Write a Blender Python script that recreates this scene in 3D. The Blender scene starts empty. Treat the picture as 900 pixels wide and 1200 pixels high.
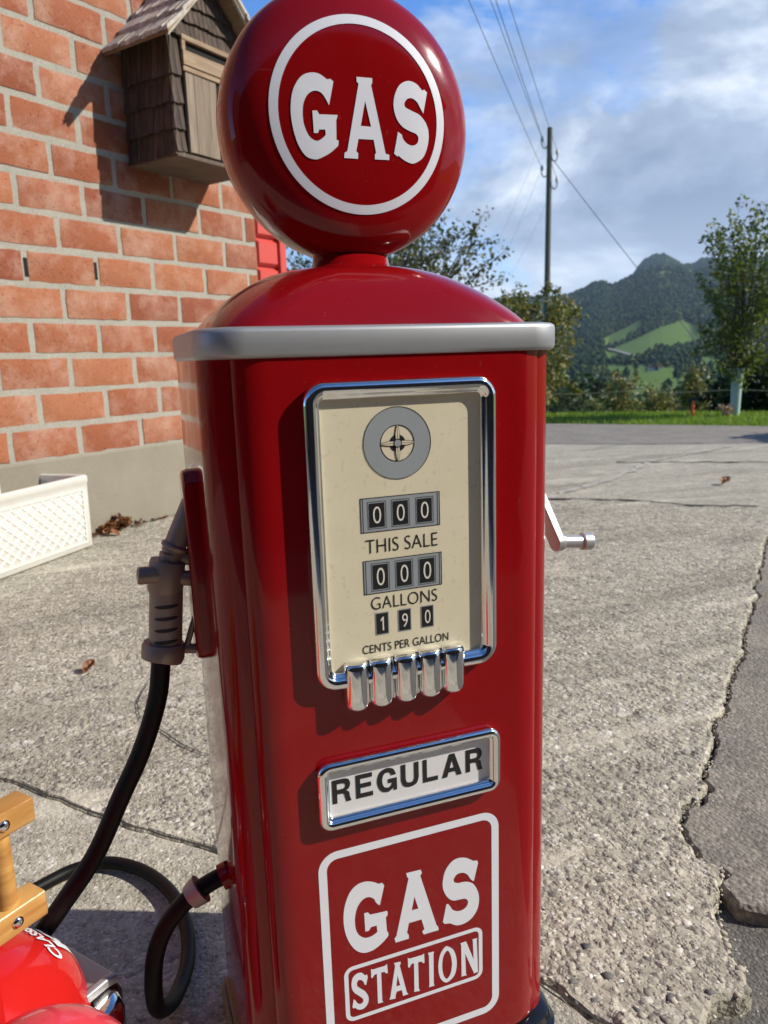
import bpy, bmesh, math, random
import numpy as np
from mathutils import Vector, Matrix, noise
from mathutils.geometry import tessellate_polygon
random.seed(7); rng = np.random.default_rng(7)
sc = bpy.context.scene
COL = sc.collection
R = math.radians
# ------------------------------------------------------------------ camera
CAM = Vector((-0.2636, -0.6602, 0.8065))
YAW, PIT, ROL = 0.3535, 0.199, -0.0322
fw = Vector((math.sin(YAW)*math.cos(PIT), math.cos(YAW)*math.cos(PIT), -math.sin(PIT)))
rt = Vector((math.cos(YAW), -math.sin(YAW), 0)); up = rt.cross(fw)
rt2 = rt*math.cos(ROL)+up*math.sin(ROL); up2 = -rt*math.sin(ROL)+up*math.cos(ROL)
cd = bpy.data.cameras.new('camera'); cam = bpy.data.objects.new('camera', cd); COL.objects.link(cam)
M4 = Matrix.Identity(4)
for i in range(3):
    M4[i][0] = rt2[i]; M4[i][1] = up2[i]; M4[i][2] = -fw[i]; M4[i][3] = CAM[i]
cam.matrix_world = M4
cd.sensor_fit = 'VERTICAL'; cd.sensor_height = 24.0; cd.lens = 24*893.85/1200
cd.clip_start = 0.02; cd.clip_end = 9000
cd.dof.use_dof = True; cd.dof.focus_distance = 0.86; cd.dof.aperture_fstop = 6.6
sc.camera = cam
# ------------------------------------------------------------------ light
SUN = Vector((0.741, -0.342, 0.578)).normalized()
sd = bpy.data.lights.new('sun', 'SUN'); sd.energy = 5.0; sd.angle = R(0.53); sd.color = (1, .935, .83)
so = bpy.data.objects.new('sun', sd); COL.objects.link(so)
so.rotation_euler = SUN.to_track_quat('Z', 'Y').to_euler()
sc.view_settings.view_transform = 'Standard'; sc.view_settings.look = 'None'
sc.view_settings.exposure = 0.26; sc.view_settings.gamma = 1
w = bpy.data.worlds.new('World'); sc.world = w; w.use_nodes = True
nt = w.node_tree; nt.nodes.clear()
def nd(t, typ, **kw):
    n = t.nodes.new(typ)
    for k, v in kw.items():
        if k.startswith('i_'):
            n.inputs[k[2:].replace('_', ' ')].default_value = v
        else: setattr(n, k, v)
    return n
def mth(t, op, a, b=None, c=None, clamp=False):
    n = t.nodes.new('ShaderNodeMath'); n.operation = op; n.use_clamp = clamp
    for i, x in enumerate((a, b, c)):
        if x is None: continue
        if isinstance(x, (int, float)): n.inputs[i].default_value = x
        else: t.links.new(x, n.inputs[i])
    return n.outputs[0]
def ramp(t, fac, stops, interp='LINEAR'):
    n = t.nodes.new('ShaderNodeValToRGB'); n.color_ramp.interpolation = interp
    e = n.color_ramp.elements
    while len(e) < len(stops): e.new(0.5)
    for q, (p, c) in zip(e, stops):
        q.position = p
        q.color = (c, c, c, 1) if isinstance(c, (int, float)) else (*c, 1)
    t.links.new(fac, n.inputs[0]); return n.outputs[0]
def mixc(t, fac, a, b, mode='MIX'):
    n = t.nodes.new('ShaderNodeMix'); n.data_type = 'RGBA'; n.blend_type = mode
    for i, x in ((0, fac), (6, a), (7, b)):
        if isinstance(x, (int, float)): n.inputs[i].default_value = x
        elif isinstance(x, (tuple, list)): n.inputs[i].default_value = (*x, 1)
        else: t.links.new(x, n.inputs[i])
    return n.outputs[2]
sky = nd(nt, 'ShaderNodeTexSky', sky_type='NISHITA', sun_disc=False, sun_elevation=math.asin(SUN.z),
         sun_rotation=math.atan2(SUN.x, SUN.y), altitude=700, air_density=1.0, dust_density=0.6, ozone_density=1.6)
tc = nd(nt, 'ShaderNodeTexCoord')
sep = nd(nt, 'ShaderNodeSeparateXYZ'); nt.links.new(tc.outputs['Generated'], sep.inputs[0])
# cloud layer: puffs on the dome of the sky, squashed a little towards the horizon
mpc = nd(nt, 'ShaderNodeMapping'); mpc.inputs['Scale'].default_value = (1, 1, 1.9); mpc.inputs['Location'].default_value = (.37, .12, .55); nt.links.new(tc.outputs['Generated'], mpc.inputs[0])
n1 = nd(nt, 'ShaderNodeTexNoise', i_Scale=3.0, i_Detail=9.0, i_Roughness=0.58, i_Distortion=0.35); nt.links.new(mpc.outputs[0], n1.inputs['Vector'])
n2 = nd(nt, 'ShaderNodeTexNoise', i_Scale=4.0, i_Detail=8.0, i_Roughness=0.60, i_Distortion=0.2); nt.links.new(mpc.outputs[0], n2.inputs['Vector'])
# clouds gather low and to the north-east, blue opens overhead
bias = mth(nt, 'ADD', mth(nt, 'MULTIPLY', sep.outputs[0], 0.62), mth(nt, 'MULTIPLY', sep.outputs[2], -0.95))
cov = mth(nt, 'ADD', mth(nt, 'ADD', n1.outputs[0], bias), 0.04)
mask = ramp(nt, cov, [(0.45, 0.0), (0.55, 0.60), (0.65, 0.98)], 'EASE')
ccol = ramp(nt, n2.outputs[0], [(0.36, (.25, .32, .45)), (0.47, (.36, .445, .59)), (0.56, (.60, .68, .80)), (0.66, (.98, .99, 1.0))])
low = ramp(nt, sep.outputs[2], [(0.03, 1.0), (0.17, 0.0)])
ccol = mixc(nt, mth(nt, 'MULTIPLY', low, 0.55), ccol, (.66, .76, .90))
bgs = nd(nt, 'ShaderNodeBackground', i_Strength=0.125); bgc = nd(nt, 'ShaderNodeBackground', i_Strength=1.08)
skyc = mixc(nt, 1.0, sky.outputs[0], (.60, 1.03, 1.55), 'MULTIPLY')
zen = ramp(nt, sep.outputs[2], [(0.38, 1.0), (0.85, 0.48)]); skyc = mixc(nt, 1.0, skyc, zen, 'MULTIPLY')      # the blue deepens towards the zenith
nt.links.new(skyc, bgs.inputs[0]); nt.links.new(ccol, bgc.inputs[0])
mx = nd(nt, 'ShaderNodeMixShader'); nt.links.new(mask, mx.inputs[0]); nt.links.new(bgs.outputs[0], mx.inputs[1]); nt.links.new(bgc.outputs[0], mx.inputs[2])
wo = nd(nt, 'ShaderNodeOutputWorld'); nt.links.new(mx.outputs[0], wo.inputs[0])
# ------------------------------------------------------------------ materials
def mat(name):
    m = bpy.data.materials.new(name); m.use_nodes = True
    t = m.node_tree; b = t.nodes['Principled BSDF']
    return m, t, b
def objco(t, scale=None):
    c = t.nodes.new('ShaderNodeTexCoord').outputs['Object']
    if scale:
        mp = t.nodes.new('ShaderNodeMapping'); mp.inputs['Scale'].default_value = scale; t.links.new(c, mp.inputs[0]); return mp.outputs[0]
    return c
def noi(t, co, s, d=4, r=.55, dist=0):
    n = nd(t, 'ShaderNodeTexNoise', i_Scale=float(s), i_Detail=float(d), i_Roughness=r, i_Distortion=float(dist)); t.links.new(co, n.inputs['Vector']); return n.outputs[0]
def vor(t, co, s, feat='F1', out=0):
    n = nd(t, 'ShaderNodeTexVoronoi', feature=feat, i_Scale=float(s)); t.links.new(co, n.inputs['Vector']); return n.outputs[out]
def bump(t, b, h, strength=.3, dist=.01):
    n = nd(t, 'ShaderNodeBump', i_Strength=strength, i_Distance=dist); t.links.new(h, n.inputs['Height']); t.links.new(n.outputs[0], b.inputs['Normal']); return n
def setp(b, **kw):
    for k, v in kw.items():
        k = k.replace('_', ' ')
        b.inputs[k].default_value = (*v, 1) if isinstance(v, tuple) else v
def simple(name, col, rough=.5, metal=0., var=.12, scale=40, coat=0., bstr=0., bscale=300, spec=.5, stretch=None):
    m, t, b = mat(name); co = objco(t, stretch)
    f = noi(t, co, scale, 5)
    c = mixc(t, f, tuple(x*(1-var) for x in col), tuple(min(1, x*(1+var)) for x in col))
    t.links.new(c, b.inputs['Base Color'])
    setp(b, Roughness=rough, Metallic=metal, Coat_Weight=coat, Specular_IOR_Level=spec)
    b.inputs['Coat Roughness'].default_value = .05
    if bstr: bump(t, b, noi(t, co, bscale, 4), bstr, .002)
    return m
def island(t):
    g = t.nodes.new('ShaderNodeNewGeometry'); return g.outputs['Random Per Island']
def paint_red(name, col, dust=.5):
    m, t, b = mat(name); co = objco(t)
    sp = ramp(t, noi(t, co, 260, 2, .5), [(.70, 0.), (.78, 1.)])           # dust specks
    fine = noi(t, co, 9, 6, .6)
    c = mixc(t, fine, tuple(x*.88 for x in col), tuple(x*1.1 for x in col))
    c = mixc(t, mth(t, 'MULTIPLY', sp, .16*dust), c, (.45, .36, .32))
    t.links.new(c, b.inputs['Base Color'])
    smg = ramp(t, noi(t, co, 7, 7, .68, .4), [(.42, 0.), (.66, 1.)])                                    # wiped-on smudges
    rg = mth(t, 'ADD', mth(t, 'MULTIPLY', smg, .16), .11); t.links.new(rg, b.inputs['Roughness'])
    t.links.new(mth(t, 'ADD', mth(t, 'MULTIPLY', smg, .05), .03), b.inputs['Coat Roughness'])
    mps = nd(t, 'ShaderNodeMapping'); mps.inputs['Rotation'].default_value = (.5, .9, .4); mps.inputs['Scale'].default_value = (9, 9, 160); t.links.new(co, mps.inputs[0])
    scr = mth(t, 'MULTIPLY', ramp(t, noi(t, mps.outputs[0], 1.0, 2, .5), [(.735, 0.), (.76, 1.)]), ramp(t, noi(t, co, 11, 3), [(.55, 0.), (.62, 1.)]))
    c = mixc(t, mth(t, 'MULTIPLY', scr, .16), c, (.55, .30, .28)); t.links.new(c, b.inputs['Base Color'])
    setp(b, Coat_Weight=.5, Specular_IOR_Level=.12)
    bump(t, b, noi(t, co, 30, 2), .02, .002)
    return m
MT = {}
MT['red'] = paint_red('red_enamel', (.235, .0030, .0043))
MT['carred'] = paint_red('toy_red_enamel', (.50, .014, .012), .3)
MT['fender_skylit'] = paint_red('fender_red_skylit', (.60, .05, .07), .3)  # pinker than the hood: sky reflection painted into the fender colour
MT['shutter'] = simple('red_shutter_paint', (.56, .062, .045), .5, var=.12, scale=12)
MT['white_decal'] = simple('white_decal', (.74, .75, .80), .3, var=.03, scale=30, coat=.3)
MT['silver'] = simple('silver_paint', (.38, .385, .39), .46, metal=.6, var=.06, scale=60, bstr=.03, bscale=900)
MT['nozzle'] = simple('nozzle_metal_paint', (.300, .232, .185), .44, metal=.3, var=.10, scale=60, bstr=.04, bscale=500)
MT['crank'] = simple('crank_metal', (.58, .57, .56), .38, metal=.7, var=.06, scale=60)
MT['slot'] = simple('dark_groove', (.02, .02, .024), .6)
MT['rubber'] = simple('black_rubber', (.004, .0036, .0034), .5, var=.3, scale=80, bstr=.05, bscale=400, spec=.22)
MT['hose_dusty'] = simple('dusty_rubber', (.040, .042, .046), .55, var=.35, scale=30, bstr=.08, bscale=300)
MT['blackplastic'] = simple('black_gloss_plastic', (.008, .008, .009), .16, var=.2, coat=.4)
MT['clamp'] = simple('clamp_metal', (.36, .345, .32), .45, metal=.35, var=.2, scale=90)
def chrome():
    m, t, b = mat('chrome'); co = objco(t)
    setp(b, Metallic=1., Base_Color=(.84, .84, .83))
    rg = mth(t, 'ADD', mth(t, 'MULTIPLY', noi(t, co, 60, 5, .6), .10), .03); t.links.new(rg, b.inputs['Roughness'])
    bump(t, b, noi(t, co, 120, 3), .02, .001); return m
MT['chrome'] = chrome()
def cream():
    m, t, b = mat('aged_cream_paint'); co = objco(t)
    f = noi(t, co, 26, 6, .6); sp = ramp(t, noi(t, co, 170, 3, .55), [(.60, 0.), (.72, 1.)])
    c = mixc(t, f, (.60, .53, .365), (.70, .635, .465)); c = mixc(t, mth(t, 'MULTIPLY', sp, .32), c, (.40, .35, .24))
    t.links.new(c, b.inputs['Base Color']); setp(b, Roughness=.42, Coat_Weight=.1); return m
MT['cream'] = cream()
MT['dialgrey'] = simple('dial_grey_print', (.265, .285, .295), .45, var=.06, scale=60)
MT['black_print'] = simple('black_print', (.012, .012, .013), .4, var=.1)
MT['digit'] = simple('white_digit_print', (.66, .63, .55), .45, var=.05)
MT['plate_white'] = simple('white_plate', (.70, .69, .68), .35, var=.05, scale=40)
def wood(name, a, bcol, scale=(60, 60, 4), rough=.5, coat=0.):
    m, t, b = mat(name); co = objco(t, scale)
    f = noi(t, co, 1.0, 6, .62, .6); c = ramp(t, f, [(.28, a), (.55, tuple((x+y)/2 for x, y in zip(a, bcol))), (.72, bcol)])
    g = t.nodes.new('ShaderNodeNewGeometry').outputs['Random Per Island']
    c = mixc(t, mth(t, 'MULTIPLY', g, .45), c, tuple(x*.55 for x in a))
    t.links.new(c, b.inputs['Base Color']); setp(b, Roughness=rough, Coat_Weight=coat)
    bump(t, b, f, .35, .003); return m
MT['ladder'] = wood('varnished_pine', (.40, .17, .038), (.70, .40, .12), (14, 14, 90), .35, .3)
MT['shingle_dark'] = wood('weathered_dark_shingle', (.028, .018, .013), (.17, .115, .082), (55, 55, 5), .85)
MT['shingle_grey'] = wood('weathered_grey_shingle', (.34, .30, .25), (.78, .72, .63), (40, 40, 12), .85)
MT['floor_dark'] = wood('weathered_floor_board', (.075, .052, .036), (.20, .15, .105), (5, 50, 5), .85)
MT['plank'] = wood('weathered_plank', (.17, .125, .085), (.40, .32, .23), (42, 42, 3.5), .8)
MT['plank_warm'] = wood('weathered_warm_board', (.22, .135, .072), (.46, .34, .22), (5, 5, 50), .75)
MT['darkvoid'] = simple('dark_interior', (.006, .005, .004), .9)
def brick_m():
    m, t, b = mat('red_brick'); co = objco(t); g = island(t)
    base = ramp(t, g, [(0., (.235, .062, .027)), (.25, (.305, .093, .038)), (.6, (.345, .118, .050)), (.85, (.40, .155, .072)), (1., (.30, .105, .058))])
    f = noi(t, co, 16, 7, .65); c = mixc(t, mth(t, 'MULTIPLY', f, .38), base, (.27, .072, .036), 'MIX')
    eff = ramp(t, noi(t, co, 5.5, 7, .68), [(.46, 0.), (.68, 1.)]); c = mixc(t, mth(t, 'MULTIPLY', eff, .40), c, (.60, .45, .35))
    fl = ramp(t, noi(t, co, 46, 6, .72), [(.62, 0.), (.70, 1.)]); c = mixc(t, mth(t, 'MULTIPLY', fl, .40), c, (.62, .48, .38))       # lime flecks
    pit = ramp(t, noi(t, co, 95, 4, .65), [(.30, 1.), (.40, 0.)]); c = mixc(t, mth(t, 'MULTIPLY', pit, .55), c, (.10, .035, .02))
    t.links.new(c, b.inputs['Base Color']); setp(b, Roughness=.88)
    h = mth(t, 'ADD', mth(t, 'MULTIPLY', noi(t, co, 90, 6, .65), .6), mth(t, 'MULTIPLY', pit, -.4)); bump(t, b, h, .75, .008); return m
MT['brick'] = brick_m()
def mortar_m(name, c1, c2, sc1=14, sc2=220, bs=.6):
    m, t, b = mat(name); co = objco(t)
    c = mixc(t, noi(t, co, sc1, 7, .65), c1, c2); c = mixc(t, mth(t, 'MULTIPLY', ramp(t, noi(t, co, sc2, 3), [(.35, 1.), (.5, 0.)]), .4), c, tuple(x*.5 for x in c1))
    t.links.new(c, b.inputs['Base Color']); setp(b, Roughness=.92); bump(t, b, noi(t, co, sc2, 5, .7), bs, .006); return m
MT['mortar'] = mortar_m('mortar', (.30, .285, .235), (.50, .465, .385), 9, 160, .9)
MT['plinth'] = mortar_m('render_plinth', (.235, .21, .155), (.36, .325, .25), 5, 260, .7)
def concrete(name, dark, light, coarse, amt=.62, bs=.55):
    m, t, b = mat(name); co = objco(t)
    big = noi(t, co, 1.6, 6, .62); mid = noi(t, co, 11, 6, .65)
    c = mixc(t, big, dark, light)
    c = mixc(t, ramp(t, mid, [(.38, .60), (.60, 0.)]), c, tuple(x*.60 for x in dark))
    sv = nd(t, 'ShaderNodeMapping'); sv.inputs['Rotation'].default_value = (0, 0, -.64); sv.inputs['Scale'].default_value = (.55, 1.9, 1); t.links.new(co, sv.inputs[0])
    stn = ramp(t, noi(t, sv.outputs[0], 1.5, 8, .68, .5), [(.50, 0.), (.66, 1.)])                      # trodden-in dirt, drawn out along the wall
    pal = ramp(t, noi(t, sv.outputs[0], 2.3, 6, .6, .3), [(.56, 0.), (.68, 1.)])                        # smooth laitance left between worn places
    moss = ramp(t, noi(t, co, 2.6, 6, .7), [(.56, 0.), (.72, 1.)]); c = mixc(t, mth(t, 'MULTIPLY', moss, .34), c, (.16, .145, .07))
    # aggregate: every stone of the mix its own tone, sizes mixed
    wv = nd(t, 'ShaderNodeTexNoise', i_Scale=float(coarse)*.5, i_Detail=2.0); t.links.new(co, wv.inputs['Vector'])
    ad = nd(t, 'ShaderNodeVectorMath', operation='SCALE'); t.links.new(wv.outputs['Color'], ad.inputs[0]); ad.inputs[3].default_value = .5/coarse
    av = nd(t, 'ShaderNodeVectorMath', operation='ADD'); t.links.new(co, av.inputs[0]); t.links.new(ad.outputs[0], av.inputs[1])
    h = None
    for k, (sc_, w_) in enumerate(((coarse, amt), (coarse*2.3, amt*.75), (coarse*.42, amt*.35))):
        n = nd(t, 'ShaderNodeTexVoronoi', feature='F1', i_Scale=float(sc_), i_Randomness=1.0); t.links.new(av.outputs[0], n.inputs['Vector'])
        sx = nd(t, 'ShaderNodeSeparateColor'); t.links.new(n.outputs['Color'], sx.inputs[0])
        stone = ramp(t, sx.outputs[0], [(0., (.060, .056, .050)), (.16, (.20, .182, .148)), (.50, (.42, .385, .30)), (.84, (.55, .50, .395)), (.94, (.66, .61, .52)), (1., (.84, .81, .75))])
        pick = ramp(t, sx.outputs[1], [(.30, 0.), (.36, 1.)]) if k != 1 else ramp(t, sx.outputs[1], [(.45, 0.), (.5, 1.)])
        c = mixc(t, mth(t, 'MULTIPLY', pick, w_), c, stone)
        q = mth(t, 'MULTIPLY', mth(t, 'MULTIPLY', n.outputs['Distance'], pick), -(1.0, .45, .9)[k]); h = q if h is None else mth(t, 'ADD', h, q)
    t.links.new(c, b.inputs['Base Color']); setp(b, Roughness=.9, Specular_IOR_Level=.3)
    c = mixc(t, mth(t, 'MULTIPLY', pal, .45), c, tuple(min(1, x*1.22) for x in light)); c = mixc(t, mth(t, 'MULTIPLY', stn, .50), c, tuple(x*.42 for x in dark))
    t.links.new(c, b.inputs['Base Color'])
    h = mth(t, 'MULTIPLY', h, mth(t, 'SUBTRACT', 1.0, mth(t, 'MULTIPLY', pal, .7)))
    h = mth(t, 'ADD', h, mth(t, 'MULTIPLY', noi(t, co, 14, 7, .72), 1.2))
    bump(t, b, h, bs, .010); return m
MT['conc_fine'] = concrete('worn_concrete', (.385, .360, .285), (.56, .525, .42), 150, .55, .42)
MT['conc_rough'] = concrete('exposed_aggregate_concrete', (.375, .342, .265), (.585, .54, .43), 85, .74, .70)
def asphalt(name, a, bb, sc=240, bs=.5):
    m, t, b = mat(name); co = objco(t)
    c = mixc(t, ramp(t, noi(t, co, 3.2, 7, .65), [(.38, 0.), (.62, 1.)]), a, bb); c = mixc(t, ramp(t, noi(t, co, 7.5, 7, .7), [(.54, 0.), (.68, .55)]), c, tuple(x*.5 for x in a))
    n = nd(t, 'ShaderNodeTexVoronoi', feature='F1', i_Scale=float(sc)); t.links.new(co, n.inputs['Vector'])
    sx = nd(t, 'ShaderNodeSeparateColor'); t.links.new(n.outputs['Color'], sx.inputs[0])
    c = mixc(t, .45, c, ramp(t, sx.outputs[0], [(0., tuple(x*.4 for x in a)), (.7, a), (.93, bb), (1., (.36, .34, .29))]))
    t.links.new(c, b.inputs['Base Color']); setp(b, Roughness=.9, Specular_IOR_Level=.12)
    bump(t, b, mth(t, 'ADD', mth(t, 'MULTIPLY', n.outputs['Distance'], -1), noi(t, co, 60, 5, .7)), bs, .006); return m
MT['asphalt'] = asphalt('old_asphalt_patch', (.215, .197, .172), (.36, .325, .265), 130, .5)
MT['asphalt_dark'] = asphalt('dark_asphalt', (.12, .112, .102), (.185, .172, .152), 200, .45)
MT['road'] = asphalt('grey_road_asphalt', (.235, .215, .185), (.31, .285, .245), 120, .3)
MT['crack'] = simple('crack_dirt_shade', (.030, .027, .022), .95, var=.4, scale=60)  # crack dirt; in the slab gap it also stands for shade
MT['palecrack'] = simple('pale_joint', (.40, .375, .32), .95, var=.25, scale=40)
MT['planter'] = simple('white_planter_plastic', (.64, .62, .56), .5, var=.08, scale=20, bstr=.08, bscale=120)
def leafm(name, cols, trans=.25):
    m, t, b = mat(name); g = island(t)
    n = len(cols); c = ramp(t, g, [(i/max(1, n-1), k) for i, k in enumerate(cols)])
    t.links.new(c, b.inputs['Base Color']); setp(b, Roughness=.5, Specular_IOR_Level=.35)
    tr = nd(t, 'ShaderNodeBsdfTranslucent'); t.links.new(mixc(t, 1., c, (1.3, 1.35, .6), 'MULTIPLY'), tr.inputs[0])
    mxs = nd(t, 'ShaderNodeMixShader'); mxs.inputs[0].default_value = trans
    t.links.new(b.outputs[0], mxs.inputs[1]); t.links.new(tr.outputs[0], mxs.inputs[2])
    t.links.new(mxs.outputs[0], t.nodes['Material Output'].inputs[0]); return m
MT['leaf_apple'] = leafm('apple_leaf', [(.045, .055, .02), (.085, .10, .032), (.135, .14, .05), (.18, .14, .06)], .3)
MT['leaf_yellow'] = leafm('yellowing_leaf', [(0.068, 0.093, 0.024), (0.145, 0.162, 0.037), (0.221, 0.212, 0.051), (0.272, 0.204, 0.060)])
MT['leaf_green'] = leafm('green_leaf', [(.045, .075, .02), (.09, .135, .03), (.15, .19, .045), (.21, .22, .06)], .35)
MT['leaf_dark'] = leafm('dark_leaf', [(0.014, 0.024, 0.010), (0.027, 0.044, 0.015), (0.051, 0.071, 0.022), (0.093, 0.102, 0.034)])
MT['leaf_shrub'] = leafm('shrub_leaf', [(0.054, 0.090, 0.032), (0.108, 0.153, 0.047), (0.180, 0.207, 0.063), (0.270, 0.234, 0.072)])
MT['leaf_blue'] = leafm('blue_green_leaf', [(0.024, 0.048, 0.028), (0.048, 0.084, 0.044), (0.080, 0.120, 0.056)])
MT['pinkleaf'] = leafm('dry_pink_flower', [(.30, .20, .16), (.42, .30, .26), (.22, .15, .10)])
MT['grass'] = leafm('grass_blade', [(.10, .19, .016), (.16, .27, .024), (.21, .31, .04), (.27, .29, .07)], .35)
MT['dryleaf'] = leafm('dry_leaf', [(.20, .075, .030), (.28, .12, .045), (.13, .06, .03)], .1)
MT['bark'] = simple('bark', (.085, .07, .055), .9, var=.4, scale=30, bstr=.5, bscale=60)
MT['pole'] = simple('weathered_pole_wood', (.125, .115, .085), .85, var=.25, scale=6, stretch=(8, 8, .6))
MT['wire'] = simple('wire', (.10, .11, .125), .5, metal=.3)
MT['wire_pale'] = simple('pale_far_wire', (.35, .38, .42), .5)
MT['guard'] = simple('pale_green_tree_guard', (.38, .50, .43), .5, var=.12, scale=10)
MT['orange'] = simple('orange_stake_paint', (.72, .14, .03), .5)
MT['fencewire'] = simple('pale_fence_tape', (.34, .30, .18), .6)
def forest_m():
    m, t, b = mat('forest_foliage'); g = island(t)
    c = ramp(t, g, [(0., (.012, .030, .014)), (.5, (.024, .050, .020)), (.85, (.045, .070, .022)), (1., (.09, .095, .028))])
    t.links.new(c, b.inputs['Base Color']); setp(b, Roughness=.9, Specular_IOR_Level=.1); return m
MT['forest'] = forest_m()
def terrain_m():
    m, t, b = mat('meadow_ground'); co = objco(t)
    at = nd(t, 'ShaderNodeAttribute', attribute_name='wood'); al = nd(t, 'ShaderNodeAttribute', attribute_name='bright')
    f = noi(t, co, .02, 6, .6); f2 = noi(t, co, 1.2, 5, .6)
    c = mixc(t, f, (.085, .150, .028), (.125, .200, .042)); c = mixc(t, mth(t, 'MULTIPLY', f2, .5), c, (.05, .085, .02))
    c = mixc(t, al.outputs['Fac'], c, (.15, .20, .05)); c = mixc(t, at.outputs['Fac'], c, (.016, .028, .014))  # ridge field: sunlight painted in as a lighter grass colour
    t.links.new(c, b.inputs['Base Color']); setp(b, Roughness=.95, Specular_IOR_Level=.1); return m
MT['terrain'] = terrain_m()
MT['hroof'] = simple('far_house_roof', (.30, .10, .07), .8); MT['hwall'] = simple('far_house_wall', (.55, .52, .47), .8)
MT['lane'] = simple('pale_lane', (.20, .20, .185), .9)
def pebble_m():
    m, t, b = mat('river_pebble'); g = island(t)
    c = ramp(t, g, [(0., (.06, .062, .068)), (.16, (.13, .12, .11)), (.30, (.26, .225, .17)), (.62, (.40, .36, .28)), (.88, (.50, .45, .35)), (1., (.78, .75, .68))])
    t.links.new(c, b.inputs['Base Color']); setp(b, Roughness=.7); return m
MT['pebble'] = pebble_m()
# ------------------------------------------------------------------ mesh helpers
class MB:
    def __init__(s): s.v = []; s.f = []; s.m = []
    def add(s, vs, fs, mi=0):
        n = len(s.v); s.v += [tuple(v) for v in vs]; s.f += [tuple(i+n for i in f) for f in fs]; s.m += [mi]*len(fs); return s
    def box(s, lo, hi, T=None, mi=0):
        x0, y0, z0 = lo; x1, y1, z1 = hi
        vs = [(x0,y0,z0),(x1,y0,z0),(x1,y1,z0),(x0,y1,z0),(x0,y0,z1),(x1,y0,z1),(x1,y1,z1),(x0,y1,z1)]
        if T: vs = [T(*v) for v in vs]
        return s.add(vs, [(0,3,2,1),(4,5,6,7),(0,1,5,4),(1,2,6,5),(2,3,7,6),(3,0,4,7)], mi)
    def loft(s, loops, cap0=False, cap1=False, closed=True, mi=0):
        n = len(loops[0]); vs = [p for l in loops for p in l]; fs = []
        for i in range(len(loops)-1):
            for j in range(n if closed else n-1):
                k = (j+1) % n
                fs.append((i*n+j, i*n+k, (i+1)*n+k, (i+1)*n+j))
        if cap0: fs.append(tuple(reversed(range(n))))
        if cap1: fs.append(tuple((len(loops)-1)*n+j for j in range(n)))
        return s.add(vs, fs, mi)
    def tube(s, path, rad, n=12, caps=True, mi=0):
        P = [Vector(p) for p in path]; loops = []; prev = None
        for i, p in enumerate(P):
            d = (P[min(i+1, len(P)-1)]-P[max(i-1, 0)]).normalized()
            if prev is None:
                a = Vector((0, 0, 1)) if abs(d.z) < .9 else Vector((1, 0, 0)); u = d.cross(a).normalized()
            else:
                u = (prev-d*prev.dot(d)).normalized()
            prev = u; v = d.cross(u); r = rad[i] if isinstance(rad, (list, tuple)) else rad
            loops.append([p+(u*math.cos(2*math.pi*k/n)+v*math.sin(2*math.pi*k/n))*r for k in range(n)])
        return s.loft(loops, caps, caps, mi=mi)
    def build(s, name, material, parent=None, smooth=None, bevel=0, recalc=True, subsurf=0):
        me = bpy.data.meshes.new(name)
        off = Vector((0, 0, 0)); p = parent
        while p is not None: off += p.location; p = p.parent
        me.from_pydata([(v[0]-off.x, v[1]-off.y, v[2]-off.z) for v in s.v], [], s.f)
        mats = material if isinstance(material, (list, tuple)) else [material]
        for m in mats: me.materials.append(m)
        if len(mats) > 1: me.polygons.foreach_set('material_index', s.m)
        if recalc:
            bm = bmesh.new(); bm.from_mesh(me); bmesh.ops.remove_doubles(bm, verts=bm.verts, dist=1e-6); bmesh.ops.recalc_face_normals(bm, faces=bm.faces); bm.to_mesh(me); bm.free()
        me.update()
        if smooth is not None:
            me.polygons.foreach_set('use_smooth', [True]*len(me.polygons)); me.set_sharp_from_angle(angle=R(smooth))
        o = bpy.data.objects.new(name, me); COL.objects.link(o)
        if parent is not None: o.parent = parent
        if bevel:
            b = o.modifiers.new('bevel', 'BEVEL'); b.width = bevel; b.segments = 2; b.limit_method = 'ANGLE'; b.angle_limit = R(40)
        return o
def thing(name, label, cat, loc=(0, 0, 0), group=None):
    o = bpy.data.objects.new(name, None); COL.objects.link(o); o.location = loc; o.empty_display_size = .05
    return tag(o, label, cat, group)
def tag(o, label, cat, group=None):
    o['label'] = label; o['category'] = cat
    if group: o['group'] = group
    return o
def kind(o, k, label=None):
    o['kind'] = k
    if label: o['label'] = label
    return o
def smooth_path(pts, n=8):
    P = [Vector(p) for p in pts]; out = []
    for i in range(len(P)-1):
        a, b, c, d = P[max(i-1, 0)], P[i], P[i+1], P[min(i+2, len(P)-1)]
        for k in range(n):
            t = k/n; out.append(.5*((2*b)+(c-a)*t+(2*a-5*b+4*c-d)*t*t+(3*b-a-3*c+d)*t**3))
    out.append(P[-1]); return out
def rrect(hw, hh, r, n=8, cx=0, cy=0):
    r = min(r, hw, hh); o = []
    for (sx, sy, a0) in ((1, 1, 0), (-1, 1, 90), (-1, -1, 180), (1, -1, 270)):
        for k in range(n+1):
            a = R(a0+90*k/n); o.append((cx+sx*(hw-r)+r*math.cos(a), cy+sy*(hh-r)+r*math.sin(a)))
    return o
def outline(pts, n=5):
    """points (x, z, corner): Catmull-Rom between, sharp at corners"""
    P = [(Vector((p[0], p[1])), p[2]) for p in pts]; N = len(P); out = []
    for i in range(N):
        (b, cb), (c, cc) = P[i], P[(i+1) % N]
        if cb and cc: out.append(b); continue
        a = b if cb else P[i-1][0]; d = c if cc else P[(i+2) % N][0]
        for k in range(n):
            t = k/n; out.append(.5*((2*b)+(c-a)*t+(2*a-5*b+4*c-d)*t*t+(3*b-a-3*c+d)*t**3))
    return out
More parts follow.
